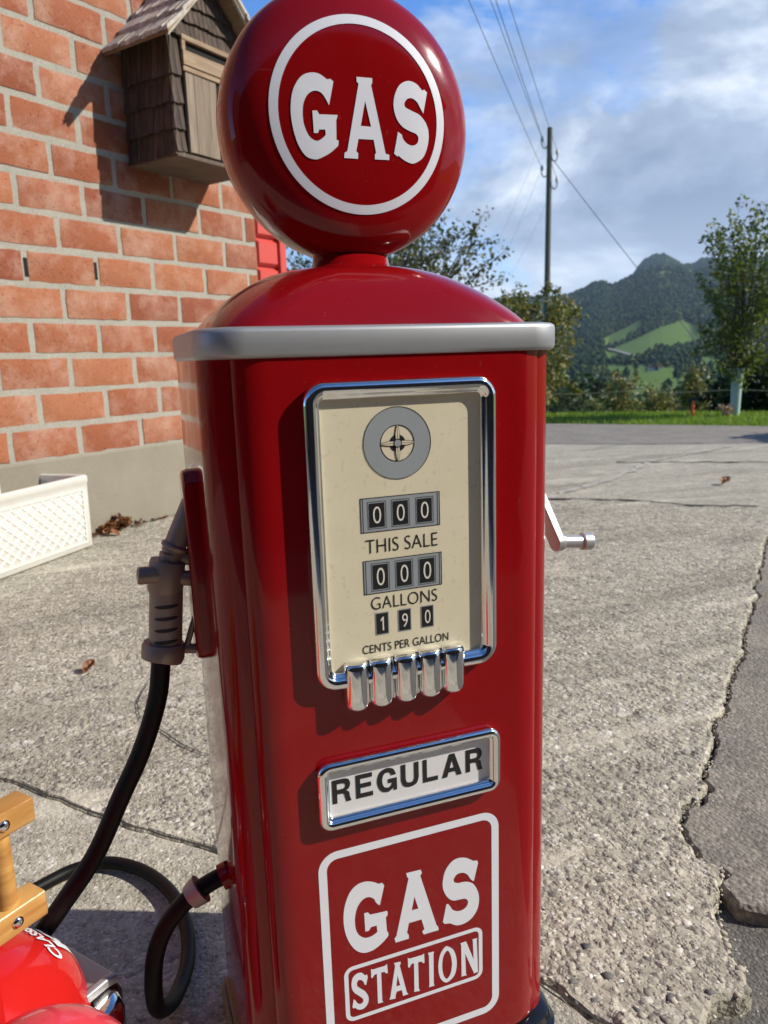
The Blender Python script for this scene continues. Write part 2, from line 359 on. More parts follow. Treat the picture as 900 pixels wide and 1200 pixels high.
def flat_shape(mb, loops, T, th=0.0003, sub=0):
    """filled outline (with holes) as a thin raised print; T maps (x, z, depth) to the world"""
    polys = [[Vector((p[0], p[1], 0)) for p in l] for l in loops]
    tris = tessellate_polygon(polys); flat = [p for l in polys for p in l]
    bm = bmesh.new(); vs = [bm.verts.new(p) for p in flat]
    for t in tris:
        try: bm.faces.new([vs[i] for i in t])
        except ValueError: pass
    if sub: bmesh.ops.subdivide_edges(bm, edges=[e for e in bm.edges if e.calc_length() > sub], cuts=3, use_grid_fill=True)
    bm.verts.index_update(); n = len(bm.verts)
    V = [T(v.co.x, v.co.y, th) for v in bm.verts]; F = [tuple(v.index for v in f.verts) for f in bm.faces]
    mb.add(V, F); bm.free(); return mb
def text_mesh(txt, box, T, mb, off=0.0, th=.0003):
    """built-in sans letters fitted to box (x0, x1, z0, z1)"""
    cu = bpy.data.curves.new('lettering_source', 'FONT'); cu.body = txt; cu.offset = off; cu.resolution_u = 6
    ob = bpy.data.objects.new('lettering_source', cu); COL.objects.link(ob)
    dg = bpy.context.evaluated_depsgraph_get(); me = bpy.data.meshes.new_from_object(ob.evaluated_get(dg))
    co = np.array([v.co[:2] for v in me.vertices]); lo = co.min(0); hi = co.max(0)
    x0, x1, z0, z1 = box; q = (co-lo)/(hi-lo)
    mb.add([T(x0+a*(x1-x0), z0+b*(z1-z0), th) for a, b in q], [tuple(p.vertices) for p in me.polygons])
    bpy.data.objects.remove(ob); bpy.data.curves.remove(cu); bpy.data.meshes.remove(me); return mb
def azp(az, r, z): return Vector((CAM.x+r*math.sin(R(az)), CAM.y+r*math.cos(R(az)), z))
LET = {'panel_G':[[(-35.3,274.4,1),(-33.2,270.5,1),(-38.7,249.1,1),(-40.2,250,1),(-43.1,254,0),(-45,258.4,0),(-50,262.1,0),(-56,261.8,0),(-61.8,256.5,0),(-65.1,248.9,0),(-66.5,239.5,0),(-65.9,229.5,0),(-63.2,222,0),(-58.8,217.3,0),(-54.8,215.4,0),(-49.7,215.4,0),(-45.5,216.8,0),(-42.6,218.6,1),(-43.1,226.3,1),(-49.3,226.3,1),(-51.9,222.7,1),(-55.7,223.1,1),(-56.2,245,1),(-52.1,244.8,1),(-49.7,241.3,1),(-33.9,240.1,1),(-31.8,240.3,1),(-30.3,238.4,1),(-31,233.7,1),(-32.6,233.1,1),(-32,216.8,1),(-30.1,212.2,1),(-31,209.2,1),(-36.6,204.3,0),(-43,200.3,0),(-49.3,198,0),(-57.5,198.2,0),(-65.4,202.9,0),(-72.1,212.9,0),(-76.6,225.4,0),(-78.5,239,0),(-77.9,252.9,0),(-74.9,264.9,0),(-69.5,275,0),(-62.3,280.3,0),(-55.3,281.4,0),(-49.3,280.2,0),(-43.3,277.3,0),(-39.4,274.5,1)]],'panel_A':[[(-8.3,277.8,1),(8.1,277.2,1),(9.5,273,1),(7.5,270,1),(25.1,204.3,1),(26.8,202.8,1),(27.5,197.8,1),(9.8,198,1),(8.1,202.3,1),(10.8,204.7,1),(7.6,217.4,1),(-6.9,217.4,1),(-9.4,206.2,1),(-7.5,203.7,1),(-7.4,198.6,1),(-22.6,198.8,1),(-23.8,204,1),(-21.5,206.5,1),(-5.9,270.8,1),(-7.5,273.1,1)],[(0.2,247.2,1),(4.4,231.6,1),(-3.3,231.9,1)]],'panel_S':[[(74.5,269.2,1),(75.8,266.1,1),(70.6,245.7,1),(69.2,245.4,1),(66,249.4,0),(62.9,255,0),(57.5,259.1,0),(51.1,259.4,0),(47.3,256.3,0),(46.1,253.4,0),(47.4,250.3,0),(51.9,248.2,0),(58.2,247.7,0),(64.6,245.6,0),(70.1,241.2,0),(74.2,233.4,0),(76.4,225.2,0),(76.2,215.8,0),(73.5,207.1,0),(67.9,200.3,0),(61.3,196.7,0),(53.9,195.8,0),(47.5,197.4,0),(41.2,201.8,1),(34.8,202.9,1),(32.6,205.9,1),(37.1,226.5,1),(39.3,226.3,1),(42.2,221.6,1),(44.2,217.8,0),(49.6,214.2,0),(56,213.6,0),(60.6,215.9,0),(63,219.9,0),(62.5,223.8,0),(59.4,226.6,0),(53.4,227.5,0),(47,228.1,0),(41.6,231.2,0),(36.4,238.4,0),(33.4,247.6,0),(33.5,256.7,0),(35.9,266.1,0),(40.5,273,0),(46.9,277.6,0),(54.1,278.2,0),(61.3,276,0),(66.7,272.4,0),(69.4,270.2,1)]],'globe_G':[[(-29.4,1062.9,1),(-26.7,1060.8,1),(-31.9,1040,1),(-36.5,1047.8,1),(-40,1050.8,0),(-45.8,1051.5,0),(-51.8,1048.1,0),(-55.7,1041.9,0),(-57.4,1034.4,0),(-57.2,1024.1,0),(-54.3,1015.3,0),(-50.4,1010.3,0),(-44.7,1008.4,0),(-39.5,1011,0),(-36.3,1014.2,1),(-36.6,1018.7,1),(-42.5,1018.3,1),(-43.8,1015.2,1),(-47.7,1015,1),(-48.3,1034.3,1),(-43.7,1034.7,1),(-41.8,1031.5,1),(-23.8,1032.1,1),(-25.6,1027,1),(-26,1010.3,1),(-23.8,1009.7,1),(-24.5,1005.1,1),(-32.5,998.5,0),(-42.1,993.4,0),(-48,992.2,0),(-56.3,994.9,0),(-63.2,1005,0),(-67.3,1018.9,0),(-68.6,1033.6,0),(-66.4,1048.4,0),(-61,1059,0),(-55,1064.6,0),(-47.5,1067,0),(-40.1,1066.4,0),(-32.8,1062.2,1)]],'globe_A':[[(-3.8,1066.8,1),(12,1067,1),(11.9,1062.9,1),(10.6,1060.6,1),(23.4,1000.9,1),(27.3,1000,1),(27.2,995.3,1),(12.2,995.1,1),(12.3,999.5,1),(13.6,1001.1,1),(11.4,1012.6,1),(-4,1012.4,1),(-6.6,1001.5,1),(-4.6,999.3,1),(-5.1,994.6,1),(-19,994.7,1),(-18.4,999.3,1),(-15.6,1001,1),(-2,1061,1),(-3.7,1062.4,1)],[(4,1046.5,1),(9.2,1024,1),(-1.3,1024.1,1)]],'globe_S':[[(66.8,1062.1,1),(69.7,1060,1),(64.8,1040.2,1),(61.8,1044.7,0),(58.3,1049.9,0),(53.8,1052.6,0),(48.4,1052.2,0),(44.7,1048,0),(45.5,1044.2,0),(51.7,1041.6,0),(60.8,1038.4,0),(67.9,1031,0),(70.5,1021.8,0),(69,1010.6,0),(64.5,1000.8,0),(57.8,995.6,0),(51.3,993.7,0),(43.2,996.1,0),(36.9,1000.1,1),(36.3,998.9,1),(32.4,1001.4,1),(37,1021.5,1),(41.1,1019.1,1),(42.3,1015.3,0),(46.3,1011.6,0),(51.8,1010,0),(57.3,1012.3,0),(58.9,1017.1,0),(56.6,1020.9,0),(50.3,1022.8,0),(42.2,1026.2,0),(36.1,1032.8,0),(33.2,1042.6,0),(34.1,1052.6,0),(38.8,1062.1,0),(45.2,1066.9,0),(51.6,1068.2,0),(58.7,1066.1,0),(64.1,1061.1,1)]],'st_S':[[(-55.9,171.5,1),(-55.2,167.8,1),(-57.3,158.7,1),(-59.1,160.3,1),(-60.7,164.9,0),(-64.2,167.7,0),(-66.9,166.1,0),(-67.1,161.3,0),(-63.7,157.1,0),(-58.5,151.2,0),(-55.2,143,0),(-56.4,135.4,0),(-61.1,131.2,0),(-66.5,131.8,0),(-70.8,135.8,1),(-72.6,135.5,1),(-73.4,137.8,1),(-71.6,146.7,1),(-69.6,144.3,1),(-67.9,140.7,0),(-64.8,138.2,0),(-61.7,139.4,0),(-61.5,143.3,0),(-65.8,148.9,0),(-70.9,154.7,0),(-73.3,162.5,0),(-72,171.9,0),(-67.4,176.1,0),(-62,175.8,0),(-58.1,170.9,1)]],'st_T':[[(-51.3,176.3,1),(-49.5,175.1,1),(-35.9,174.9,1),(-33.1,176.3,1),(-32.6,164.8,1),(-34.7,165.2,1),(-36.5,167.8,1),(-40.1,167.9,1),(-40,133.4,1),(-38.8,130.9,1),(-44.7,131.1,1),(-45,134.2,1),(-44.9,168.1,1),(-47.4,168.1,1),(-49.9,165,1),(-51.3,165.5,1)]],'st_A':[[(-25.3,174.6,1),(-17.9,174,1),(-17.6,171.1,1),(-18.9,169.6,1),(-11.6,133,1),(-9.7,130.3,1),(-16.3,130.3,1),(-16.4,133.2,1),(-17.4,138.2,1),(-23.2,138.3,1),(-24.7,133.8,1),(-24.8,130.2,1),(-31.8,131.3,1),(-30.8,133.6,1),(-24.1,170.8,1)],[(-21.7,157.9,1),(-19.1,144.9,1),(-23.4,145.1,1)]],'st_T2':[[(-9.4,175.7,1),(-7.3,173.9,1),(6.9,173.5,1),(9.7,174.5,1),(10,162.9,1),(7.9,163.1,1),(6.3,165.8,1),(2.5,165.9,1),(2.5,133,1),(3.9,129.4,1),(-3.1,130.6,1),(-2.7,133.5,1),(-2.4,166.6,1),(-5.2,166.6,1),(-7.5,163,1),(-9.2,163.6,1)]],'st_I':[[(14.1,173.7,1),(21.5,173.1,1),(20.7,169.4,1),(20.3,132.8,1),(21.2,129.8,1),(14.5,130.1,1),(15.1,133.2,1),(15.3,169.8,1)]],'st_O':[[(37.5,174.2,0),(45.2,166.1,0),(48.5,150.6,0),(45.7,135,0),(35.8,128.6,0),(28.2,137.2,0),(26.1,152.3,0),(28.7,166.6,0),(33.7,173.5,0)],[(37.5,168.7,0),(41.2,161.3,0),(42.6,149.6,0),(40.5,137.9,0),(35.9,133.4,0),(32.1,139.9,0),(30.8,151.7,0),(32.5,163.3,0)]],'st_N':[[(53.2,172.6,1),(60.1,173,1),(69.2,146.6,1),(68.4,170.2,1),(68,172.8,1),(74,172.5,1),(73.4,169.8,1),(74.6,128.6,1),(69.6,128.3,1),(58.9,157.4,1),(59.6,131.2,1),(60.6,129.2,1),(53.6,129.8,1),(54.2,132,1),(54.1,169.7,1)]]}
# ------------------------------------------------------------------ terrain and hills
EF = ([20, 27.5, 30, 33, 33.8, 34.7, 35.5, 36.2, 36.7, 37.8, 38.6, 39.4, 40.2, 41, 42, 43.2, 45, 47, 55, 62], [3.6, 3.55, 3.65, 3.6, 3.7, 3.95, 4.4, 4.55, 4.2, 4.6, 4.95, 5.2, 5.25, 5.1, 4.7, 5.0, 4.9, 4.9, 4.3, 3.2])
ER = ([20, 36, 37.6, 38.1, 38.5, 38.88, 39.4, 40.1, 40.8, 41.3, 42, 42.5, 43.2, 44, 46.5, 55, 62], [2.5, 3.4, 4.1, 4.7, 5.35, 5.8, 6.05, 6.1, 5.7, 5.3, 5.35, 5.6, 5.65, 5.4, 5.4, 4.4, 2.5])
NR = ([0, 8.5, 10.5, 12, 30, 60, 120, 250], [0, 0, -.02, -.15, -2.3, -5, -9.5, -14])
VG0 = Vector((4.704, 7.159)); VGD = Vector((.657, -.754)); VGN = Vector((.754, .657))      # verge edge and the way beyond it
def sectw(az): return np.clip((az-2)/12, 0, 1)*np.clip((74-az)/12, 0, 1)
def hterr(az, r):
    """ground height at azimuth (degrees) and distance from the view point"""
    az = np.asarray(az, float); r = np.asarray(r, float)
    ef = np.interp(az, *EF); er = np.interp(az, *ER)
    near = np.interp(r, *NR)
    t = np.clip((r-250)/1250, 0, 1); e1 = -3.45+(ef+3.45)*t**.85
    e = np.where(r < 1500, e1, np.where(r < 1750, ef-.5*(r-1500)/250, np.where(r < 2250, ef-.5+(er-ef+.5)*(r-1750)/500, er-1.5*(r-2250)/500)))
    hill = .8+r*np.tan(np.radians(e))
    h1 = np.where(r < 250, near, hill)
    back = np.clip((r-150)/1500, 0, 1)*70*(1+.4*np.sin(np.radians(az*5))+.3*np.sin(np.radians(az*11+40)))
    wq = sectw(az)
    return h1*wq+(1-wq)*back
def inpoly(px, py, poly):
    inside = np.zeros(np.shape(px), bool); n = len(poly); j = n-1
    for i in range(n):
        xi, yi = poly[i]; xj, yj = poly[j]
        c = ((yi > py) != (yj > py)) & (px < (xj-xi)*(py-yi)/(yj-yi+1e-12)+xi); inside ^= c; j = i
    return inside
MEADOWS = [[(36.2, .85), (37.9, 1.6), (38.95, 2.15), (38.75, 1.25), (37.6, .5), (36.5, .1)],
           [(36.2, -.1), (37.0, .12), (38.2, .65), (40.15, 1.5), (41.5, 1.95), (42.5, 1.4), (42.9, .44), (41.6, 0.05), (39.9, .05), (39.3, -.35), (38.2, -.75), (36.6, -.6)],
           [(37.2, -2.3), (38.4, -1.9), (39.4, -1.6), (41.0, -1.15), (41.3, -2.3), (39.6, -3.1), (37.8, -3.2)],
           [(42.6, -.5), (43.9, -.65), (43.7, -1.3), (42.9, -1.1)], [(34.4, 2.6), (35.2, 3.1), (35.6, 2.9), (34.8, 2.4)]]
SUNLIT_FIELD = [(38.9, 4.66), (39.6, 5.0), (40.2, 5.22), (40.9, 5.1), (40.7, 4.85), (39.6, 4.72)]  # ridge field whose sunlit brightness is painted into the ground colour
def elev(az, r): return np.degrees(np.arctan2(hterr(az, r)-.8065, r))
azs = np.concatenate([np.arange(-180, 14, 4), np.arange(14, 24, .5), np.arange(24, 54, .14), np.arange(54, 62, .5), np.arange(62, 180, 4)])
rs = np.concatenate([[.5, 2, 4, 6], np.geomspace(7, 250, 46), np.linspace(262, 1500, 66), np.linspace(1520, 2700, 36), [3200, 4500]])
A, RR = np.meshgrid(azs, rs, indexing='ij')
X = CAM.x+RR*np.sin(np.radians(A)); Y = CAM.y+RR*np.cos(np.radians(A)); Z = hterr(A, RR)
dist = (X-VG0.x)*VGN.x+(Y-VG0.y)*VGN.y
Z = np.where(RR < 120, Z-.06*np.clip(1-(dist+.05)/.10, 0, 1), Z)
nA, nR = A.shape
vs = np.stack([X, Y, Z], -1).reshape(-1, 3)
ij = np.arange(nA*nR).reshape(nA, nR); nx = np.roll(ij, -1, 0)
fc = np.stack([ij[:, :-1], ij[:, 1:], nx[:, 1:], nx[:, :-1]], -1).reshape(-1, 4)
me = bpy.data.meshes.new('terrain'); me.from_pydata(vs.tolist(), [], fc.tolist())
EL = np.degrees(np.arctan2(Z-.8065, RR)); sunlit_brt = inpoly(A, EL, SUNLIT_FIELD)
mead = np.zeros(A.shape, bool)
for p_ in MEADOWS: mead |= inpoly(A, EL, p_)
woodm = ((RR > 300) & (EL > -1.0) & ~mead & ~sunlit_brt) | ((RR > 300) & ~mead & (np.sin(A*9)+np.sin(RR*.021+A) > .1) & (EL <= -1.0))
for nm, arr in (('wood', woodm), ('bright', sunlit_brt)):
    a_ = me.attributes.new(nm, 'FLOAT', 'POINT'); a_.data.foreach_set('value', arr.astype(np.float32).reshape(-1))
me.materials.append(MT['terrain']); me.polygons.foreach_set('use_smooth', [True]*len(me.polygons)); me.update()
ter = bpy.data.objects.new('terrain', me); COL.objects.link(ter); kind(ter, 'structure', 'green valley floor and meadow hills beyond the road')
# forest: many small crowns, one mass
def forest():
    N = 70000; az = rng.uniform(24, 53, N); r = np.sqrt(rng.uniform(300**2, 2420**2, N)); el = elev(az, r)
    ok = np.ones(N, bool)
    for p_ in MEADOWS: ok &= ~inpoly(az, el, p_)
    ok &= ~inpoly(az, el, SUNLIT_FIELD)
    ok &= (el > -1.0) | (np.sin(az*9)+np.sin(r*.021+az) > .1)
    ok &= ~((r > 1560) & (r < 1850))
    az, r = az[ok], r[ok]; n = len(az); h = rng.uniform(6, 12, n)*np.interp(r, [300, 700, 1100, 1600], [.5, .62, .85, 1.15]); wd = h*rng.uniform(.22, .42, n)
    gx = CAM.x+r*np.sin(np.radians(az)); gy = CAM.y+r*np.cos(np.radians(az)); gz = hterr(az, r)-.8
    V = np.zeros((n, 13, 3)); ang = np.arange(6)*np.pi/3
    con = rng.random(n) < .5
    for k, (hz_c, hz_r, w_c, w_r) in enumerate(((.12, .14, 1., .75), (.45, .62, .62, 1.05))):
        hz = np.where(con, hz_c, hz_r)*h; ww = np.where(con, w_c, w_r)*wd
        jit = rng.uniform(.72, 1.28, (n, 6)); a = ang[None]+rng.uniform(0, 6, (n, 1))
        V[:, k*6:k*6+6, 0] = gx[:, None]+np.cos(a)*ww[:, None]*jit; V[:, k*6:k*6+6, 1] = gy[:, None]+np.sin(a)*ww[:, None]*jit
        V[:, k*6:k*6+6, 2] = gz[:, None]+hz[:, None]+rng.uniform(-.06, .06, (n, 6))*h[:, None]
    V[:, 12, 0] = gx; V[:, 12, 1] = gy; V[:, 12, 2] = gz+h
    F = []
    for k in range(6):
        q = (k+1) % 6; F += [(k, q, 6+q), (k, 6+q, 6+k), (6+k, 6+q, 12)]
    F = np.array(F); FF = (F[None]+(np.arange(n)*13)[:, None, None]).reshape(-1, 3)
    m = bpy.data.meshes.new('forest'); m.from_pydata(V.reshape(-1, 3).tolist(), [], FF.tolist()); m.materials.append(MT['forest']); m.update()
    o = bpy.data.objects.new('forest', m); COL.objects.link(o); kind(o, 'stuff', 'dark forest covering the hill slopes')
forest()
def at_e(az, el):
    r = np.linspace(255, 1500, 2500); e = elev(np.full_like(r, az), r); i = int(np.argmin(abs(e-el))); return azp(az, r[i], float(hterr(az, r[i])))
for pts in ([(36.4, .22), (37.4, -.07), (38.1, -.3), (38.9, -.52), (39.3, -.75)], [(37.6, -1.95), (38.0, -2.3), (38.3, -2.6), (38.75, -2.7)]):
    P = [at_e(a, e)+Vector((0, 0, .35)) for a, e in pts]; mb = MB(); L, Rr = [], []
    for i, p_ in enumerate(P):
        d = (P[min(i+1, len(P)-1)]-P[max(i-1, 0)]); nn = Vector((-d.y, d.x, 0)).normalized()*2.6; L.append(p_+nn); Rr.append(p_-nn+Vector((0, 0, .2)))
    mb.loft([L, Rr], closed=False); kind(mb.build('lane', MT['lane']), 'structure', 'pale lane winding across the valley meadow')
for az, el, s_, lab in ((39.86, -1.42, 5.5, 'small red roofed farmhouse beneath the big sloping meadow'), (37.15, -2.2, 5, 'small red roofed farmhouse low in the valley at left of the lane'), (42.6, -2.3, 5, 'small red roofed farmhouse low in the valley near the tree guard')):
    b_ = at_e(az, el); h_ = thing('farmhouse', lab, 'house', b_, 'farmhouses in the valley'); a = R(30+az)
    T = lambda x, y, z: (b_.x+x*math.cos(a)-y*math.sin(a), b_.y+x*math.sin(a)+y*math.cos(a), b_.z+z)
    MB().box((-s_*.7, -s_*.4, -2), (s_*.7, s_*.4, s_*.35), T).build('wall', MT['hwall'], h_)
    MB().add([T(x, y, z) for x in (-s_*.8, s_*.8) for y, z in ((-s_*.55, s_*.3), (s_*.55, s_*.3), (0, s_*.8))], [(0, 1, 2), (5, 4, 3), (0, 2, 5, 3), (2, 1, 4, 5), (1, 0, 3, 4)]).build('roof', MT['hroof'], h_)
# ------------------------------------------------------------------ yard ground
def jag(pts, amp, n=14, seed=0):
    out = []; P = [Vector((p[0], p[1])) for p in pts]
    for i in range(len(P)-1):
        a, b = P[i], P[i+1]; L = (b-a).length; m = max(1, min(160, int(L/.012))) if L < 3 else 40; nn = Vector((-(b-a).y, (b-a).x)).normalized()
        for k in range(m):
            q = a+(b-a)*(k/m); d = noise.noise(Vector((q.x*9, q.y*9, seed)))*amp+noise.noise(Vector((q.x*38, q.y*38, seed+5)))*amp*.55+noise.noise(Vector((q.x*95, q.y*95, seed+8)))*amp*.18
            out.append(q+nn*d)
    out.append(P[-1]); return out
def slab(name, poly, top, thick, m, label, bev=.006):
    tris = tessellate_polygon([[Vector((p[0], p[1], 0)) for p in poly]])
    mb = MB(); n = len(poly)
    inner = []
    for i in range(n):                                   # rounded worn edge: a small chamfer ring
        a, b, c = Vector(poly[i-1]), Vector(poly[i]), Vector(poly[(i+1) % n]); d = (c-a)
        nn = Vector((-d.y, d.x)).normalized() if d.length else Vector((0, 0)); inner.append(b+nn*bev)
    mb.add([(p[0], p[1], top) for p in inner], [t for t in tris])
    mb.loft([[(p[0], p[1], top) for p in inner], [(p[0], p[1], top-bev) for p in poly], [(p[0], p[1], top-thick) for p in poly]])
    return kind(mb.build(name, m, smooth=40), 'structure', label)
def ccw(poly):
    a = sum(poly[i-1][0]*poly[i][1]-poly[i][0]*poly[i-1][1] for i in range(len(poly))); return poly if a > 0 else poly[::-1]
yb = MB().add([(-14, -14, -.035), (14, -14, -.035), (9.5, 1.5, -.035), (5.5, 6.1, -.035), (0, 8.5, -.035), (-14, 8.5, -.035)], [(0, 1, 2, 3, 4, 5)])
kind(yb.build('yard', MT['asphalt_dark']), 'structure', 'dark asphalt yard showing below the broken slabs')
crackA = jag([(-1.83, 2.19), (-1.2, 1.59), (-.519, .935), (-.468, .886), (-.356, .742), (-.27, .648), (-.202, .587), (-.151, .539), (0, .34), (.13, .18), (.218, .076), (.225, .045), (.233, .011), (.27, -.03), (.335, -.075)], .010, seed=1)
edge = jag([(.345, -.065), (.365, -.045), (.389, -.038), (.446, -.028), (.465, .003), (.513, .074), (.532, .111), (.574, .161), (.572, .21), (.611, .29), (.652, .32), (.735, .359), (.955, .552), (1.209, .765), (1.45, .967), (1.767, 1.231), (2.241, 1.653), (2.44, 1.809), (2.93, 2.20)], .022, seed=2)
J1 = jag([(2.897, 2.238), (2.60, 2.434), (2.42, 2.705), (2.041, 2.986), (1.2, 3.70), (.745, 4.06)], .012, seed=3)
wall0, wall1 = (-2.181, 1.935), (.8042, .5943)
wl = lambda s, o=0.: (wall0[0]+wall1[0]*s+wall1[1]*o, wall0[1]+wall1[1]*s-wall1[0]*o)
polyB = ccw([tuple(p) for p in crackA]+[tuple(p) for p in edge]+[tuple(p) for p in J1]+[wl(3.55), wl(1.5), wl(.5)])
slab('yard_slab', polyB, 0.0, .05, MT['conc_rough'], 'pale exposed aggregate concrete slab around the pump', .006)
gapA = [(p[0]-.0025, p[1]-.0025) for p in crackA]
polyA = ccw(gapA+[(.42, -.4), (.50, -1.2), (.8, -2.5), (-4.5, -2.5), (-4.5, .2), wl(.40)])
slab('yard_slab', polyA, -.002, .05, MT['conc_fine'], 'smooth grey concrete slab below the hose and toy car', .003)
patch = ccw([tuple(p+Vector((.0045, -.006))) for p in edge[::-1] if p.y > .15]+[tuple(p) for p in jag([(.566, .15), (.560, .10), (.592, .07), (.75, .06), (1.2, -.05), (3.2, -.4)], .014, seed=4)]+[(5.2, .9), (3.2, 2.0)])
slab('asphalt_patch', patch, -.008, .05, MT['asphalt'], 'dark broken asphalt patch beside the concrete', .006)
polyC = ccw([tuple(p+Vector((.016, .020))) for p in J1]+[(1.0, 4.4), (.2, 7.4)]+[tuple(p) for p in jag([(1.2, 6.9), (3.518, 5.288), (4.061, 4.845), (5.034, 4.243), (8.5, 1.84)], .02, seed=6)]+[(6.0, .8), (3.4, 1.9)])
slab('yard_slab', polyC, -.006, .05, MT['conc_fine'], 'worn grey concrete slab reaching back to the road')
road = [(1.2, 6.915), (3.518, 5.303), (5.034, 4.258), (8.5, 1.855), (10.5, .4), (9.6, 1.575), (6.251, 5.384), (4.704, 7.159), (1.5, 10.8), (-.8, 8.3)]
slab('road', ccw(road), -.012, .04, MT['road'], 'grey asphalt road crossing behind the yard', .004)
def ribbon(name, pts, wd, z, m, label, seed, amp=.012):
    P = jag(pts, amp, seed=seed); L, Q = [], []
    for i, p_ in enumerate(P):
        d = (P[min(i+1, len(P)-1)]-P[max(i-1, 0)]); nn = Vector((-d.y, d.x)).normalized()*wd*(.35+1.1*abs(noise.noise(Vector((p_.x*7, p_.y*7, seed+.5)))))
        L.append((p_.x+nn.x, p_.y+nn.y, z)); Q.append((p_.x-nn.x, p_.y-nn.y, z))
    mb = MB().loft([L, Q], closed=False); return kind(mb.build(name, m), 'structure', label)
ribbon('slab_crack', [(3.30, 3.99), (3.493, 3.874), (4.162, 3.425), (5.2, 2.7)], .022, .0, MT['crack'], 'dark crack across the far concrete slab', 11, .03)
ribbon('pale_joint', [(2.0, 2.93), (2.255, 3.113), (2.829, 3.395), (3.493, 3.874)], .035, -.001, MT['palecrack'], 'pale mended joint running diagonally over the far slab', 12, .03)
ribbon('pale_joint', [(3.493, 3.884), (4.0, 4.05), (4.686, 4.266)], .025, -.001, MT['palecrack'], 'thin pale mended joint near the road', 13, .03)
ribbon('slab_crack', smooth_path([(-.200, 1.33, 0), (-.236, 1.202, 0), (-.241, 1.104, 0), (-.227, 1.052, 0), (-.197, 1.003, 0), (-.163, .917, 0), (-.114, .855, 0), (-.02, .80, 0)], 4), .0020, .004, MT['crack'], 'curved crack in the concrete left of the pump', 14, .004)
ribbon('slab_crack', [(-.75, 2.945), (-.30, 3.29), (.10, 3.60), (.55, 3.93)], .010, .004, MT['crack'], 'dirt line where the wall meets the concrete', 15, .02)
ribbon('slab_crack', [(2.041, 2.99), (2.42, 2.71), (2.60, 2.445), (2.86, 2.27)], .026, .004, MT['crack'], 'dark open joint between the rough slab and the far slab', 21, .02)
ribbon('slab_crack', [(3.0, 5.66), (3.518, 5.296), (4.061, 4.853), (4.6, 4.52)], .020, .000, MT['crack'], 'dark seam between the far slab and the road', 22, .02)
ribbon('slab_crack', [(p[0]-.001, p[1]-.001) for p in crackA[8:-6:3]], .0034, .0012, MT['crack'], 'dark crack running under the pump between two slabs, its crumbs and shade painted on', 31, .003)  # dark strip paints the shade and crumbs inside the open gap
# rain-washed stones showing in the concrete
def pebbles():
    bm = bmesh.new(); bmesh.ops.create_icosphere(bm, subdivisions=1, radius=1); bv = np.array([v.co[:] for v in bm.verts]); bf = np.array([[v.index for v in f.verts] for f in bm.faces]); bm.free()
    pb = np.array(polyB); V = []; F = []; n = 0
    for i in range(16000):
        t = rng.random(); x = .16+2.3*t**1.7; y = rng.uniform(-.12, 2.6)
        lowr = max(0, 1-math.hypot(x-.36, y-.05)/.55)
        if rng.random() > .10+.75*lowr+.15*max(0, 1-x/1.2): continue
        if not inpoly(np.array([x]), np.array([y]), polyB)[0]: continue
        s_ = rng.uniform(.002, .0048)*(1+1.3*lowr*rng.random()**2)*(1+.25*x); q = bv*np.array([1, rng.uniform(.6, 1), rng.uniform(.30, .45)])*s_*(1+rng.uniform(-.20, .20, (len(bv), 1)))
        a = rng.uniform(0, 6.3); c, d = math.cos(a), math.sin(a); q = np.stack([q[:, 0]*c-q[:, 1]*d, q[:, 0]*d+q[:, 1]*c, q[:, 2]], -1)+np.array([x, y, -.0006-.12*s_])
        V.append(q); F.append(bf+n); n += len(bv)
    for i in range(520):                                # grit washed into the joint along the asphalt
        k = rng.integers(0, len(edge)-1); p_ = edge[k]; x = p_.x+rng.normal(.004, .005); y = p_.y+rng.normal(-.005, .005); s_ = rng.uniform(.0010, .0028)*(1+.4*x)
        q = bv*np.array([1, rng.uniform(.6, 1), rng.uniform(.5, .8)])*s_*(1+rng.uniform(-.25, .25, (len(bv), 1))); a = rng.uniform(0, 6.3); c, d = math.cos(a), math.sin(a)
        V.append(np.stack([q[:, 0]*c-q[:, 1]*d, q[:, 0]*d+q[:, 1]*c, q[:, 2]], -1)+np.array([x, y, -.009+rng.uniform(-.003, .002)])); F.append(bf+n); n += len(bv)
    m = bpy.data.meshes.new('pebbles'); m.from_pydata(np.concatenate(V).tolist(), [], np.concatenate(F).tolist()); m.materials.append(MT['pebble']); m.polygons.foreach_set('use_smooth', [True]*len(m.polygons)); m.update()
    o = bpy.data.objects.new('pebbles', m); COL.objects.link(o); kind(o, 'stuff', 'small rounded pebbles set in the rough concrete')
pebbles()
def lump(mb, c, r, seed, flat=.6):
    bm = bmesh.new(); bmesh.ops.create_icosphere(bm, subdivisions=3, radius=1)
    V = [(c[0]+v.co.x*r*(1+.35*noise.noise(v.co*1.7+Vector((seed, 0, 0)))), c[1]+v.co.y*r*(1+.35*noise.noise(v.co*1.7+Vector((0, seed, 0)))), c[2]+v.co.z*r*flat*(1+.3*noise.noise(v.co*2+Vector((0, 0, seed))))) for v in bm.verts]
    mb.add(V, [tuple(v.index for v in f.verts) for f in bm.faces]); bm.free(); return mb
for i, (x, y, r_, lab) in enumerate(((.270, -.012, .016, 'pale broken stone beside the black pump foot'), (.318, -.030, .011, 'dark grey stone in the broken concrete corner'))):
    o = lump(MB(), (x, y, -.004 if i < 2 else -.022), r_, i*3.1+1).build('stone', MT['conc_rough' if i != 1 else 'asphalt'], smooth=25); tag(o, lab, 'stone')
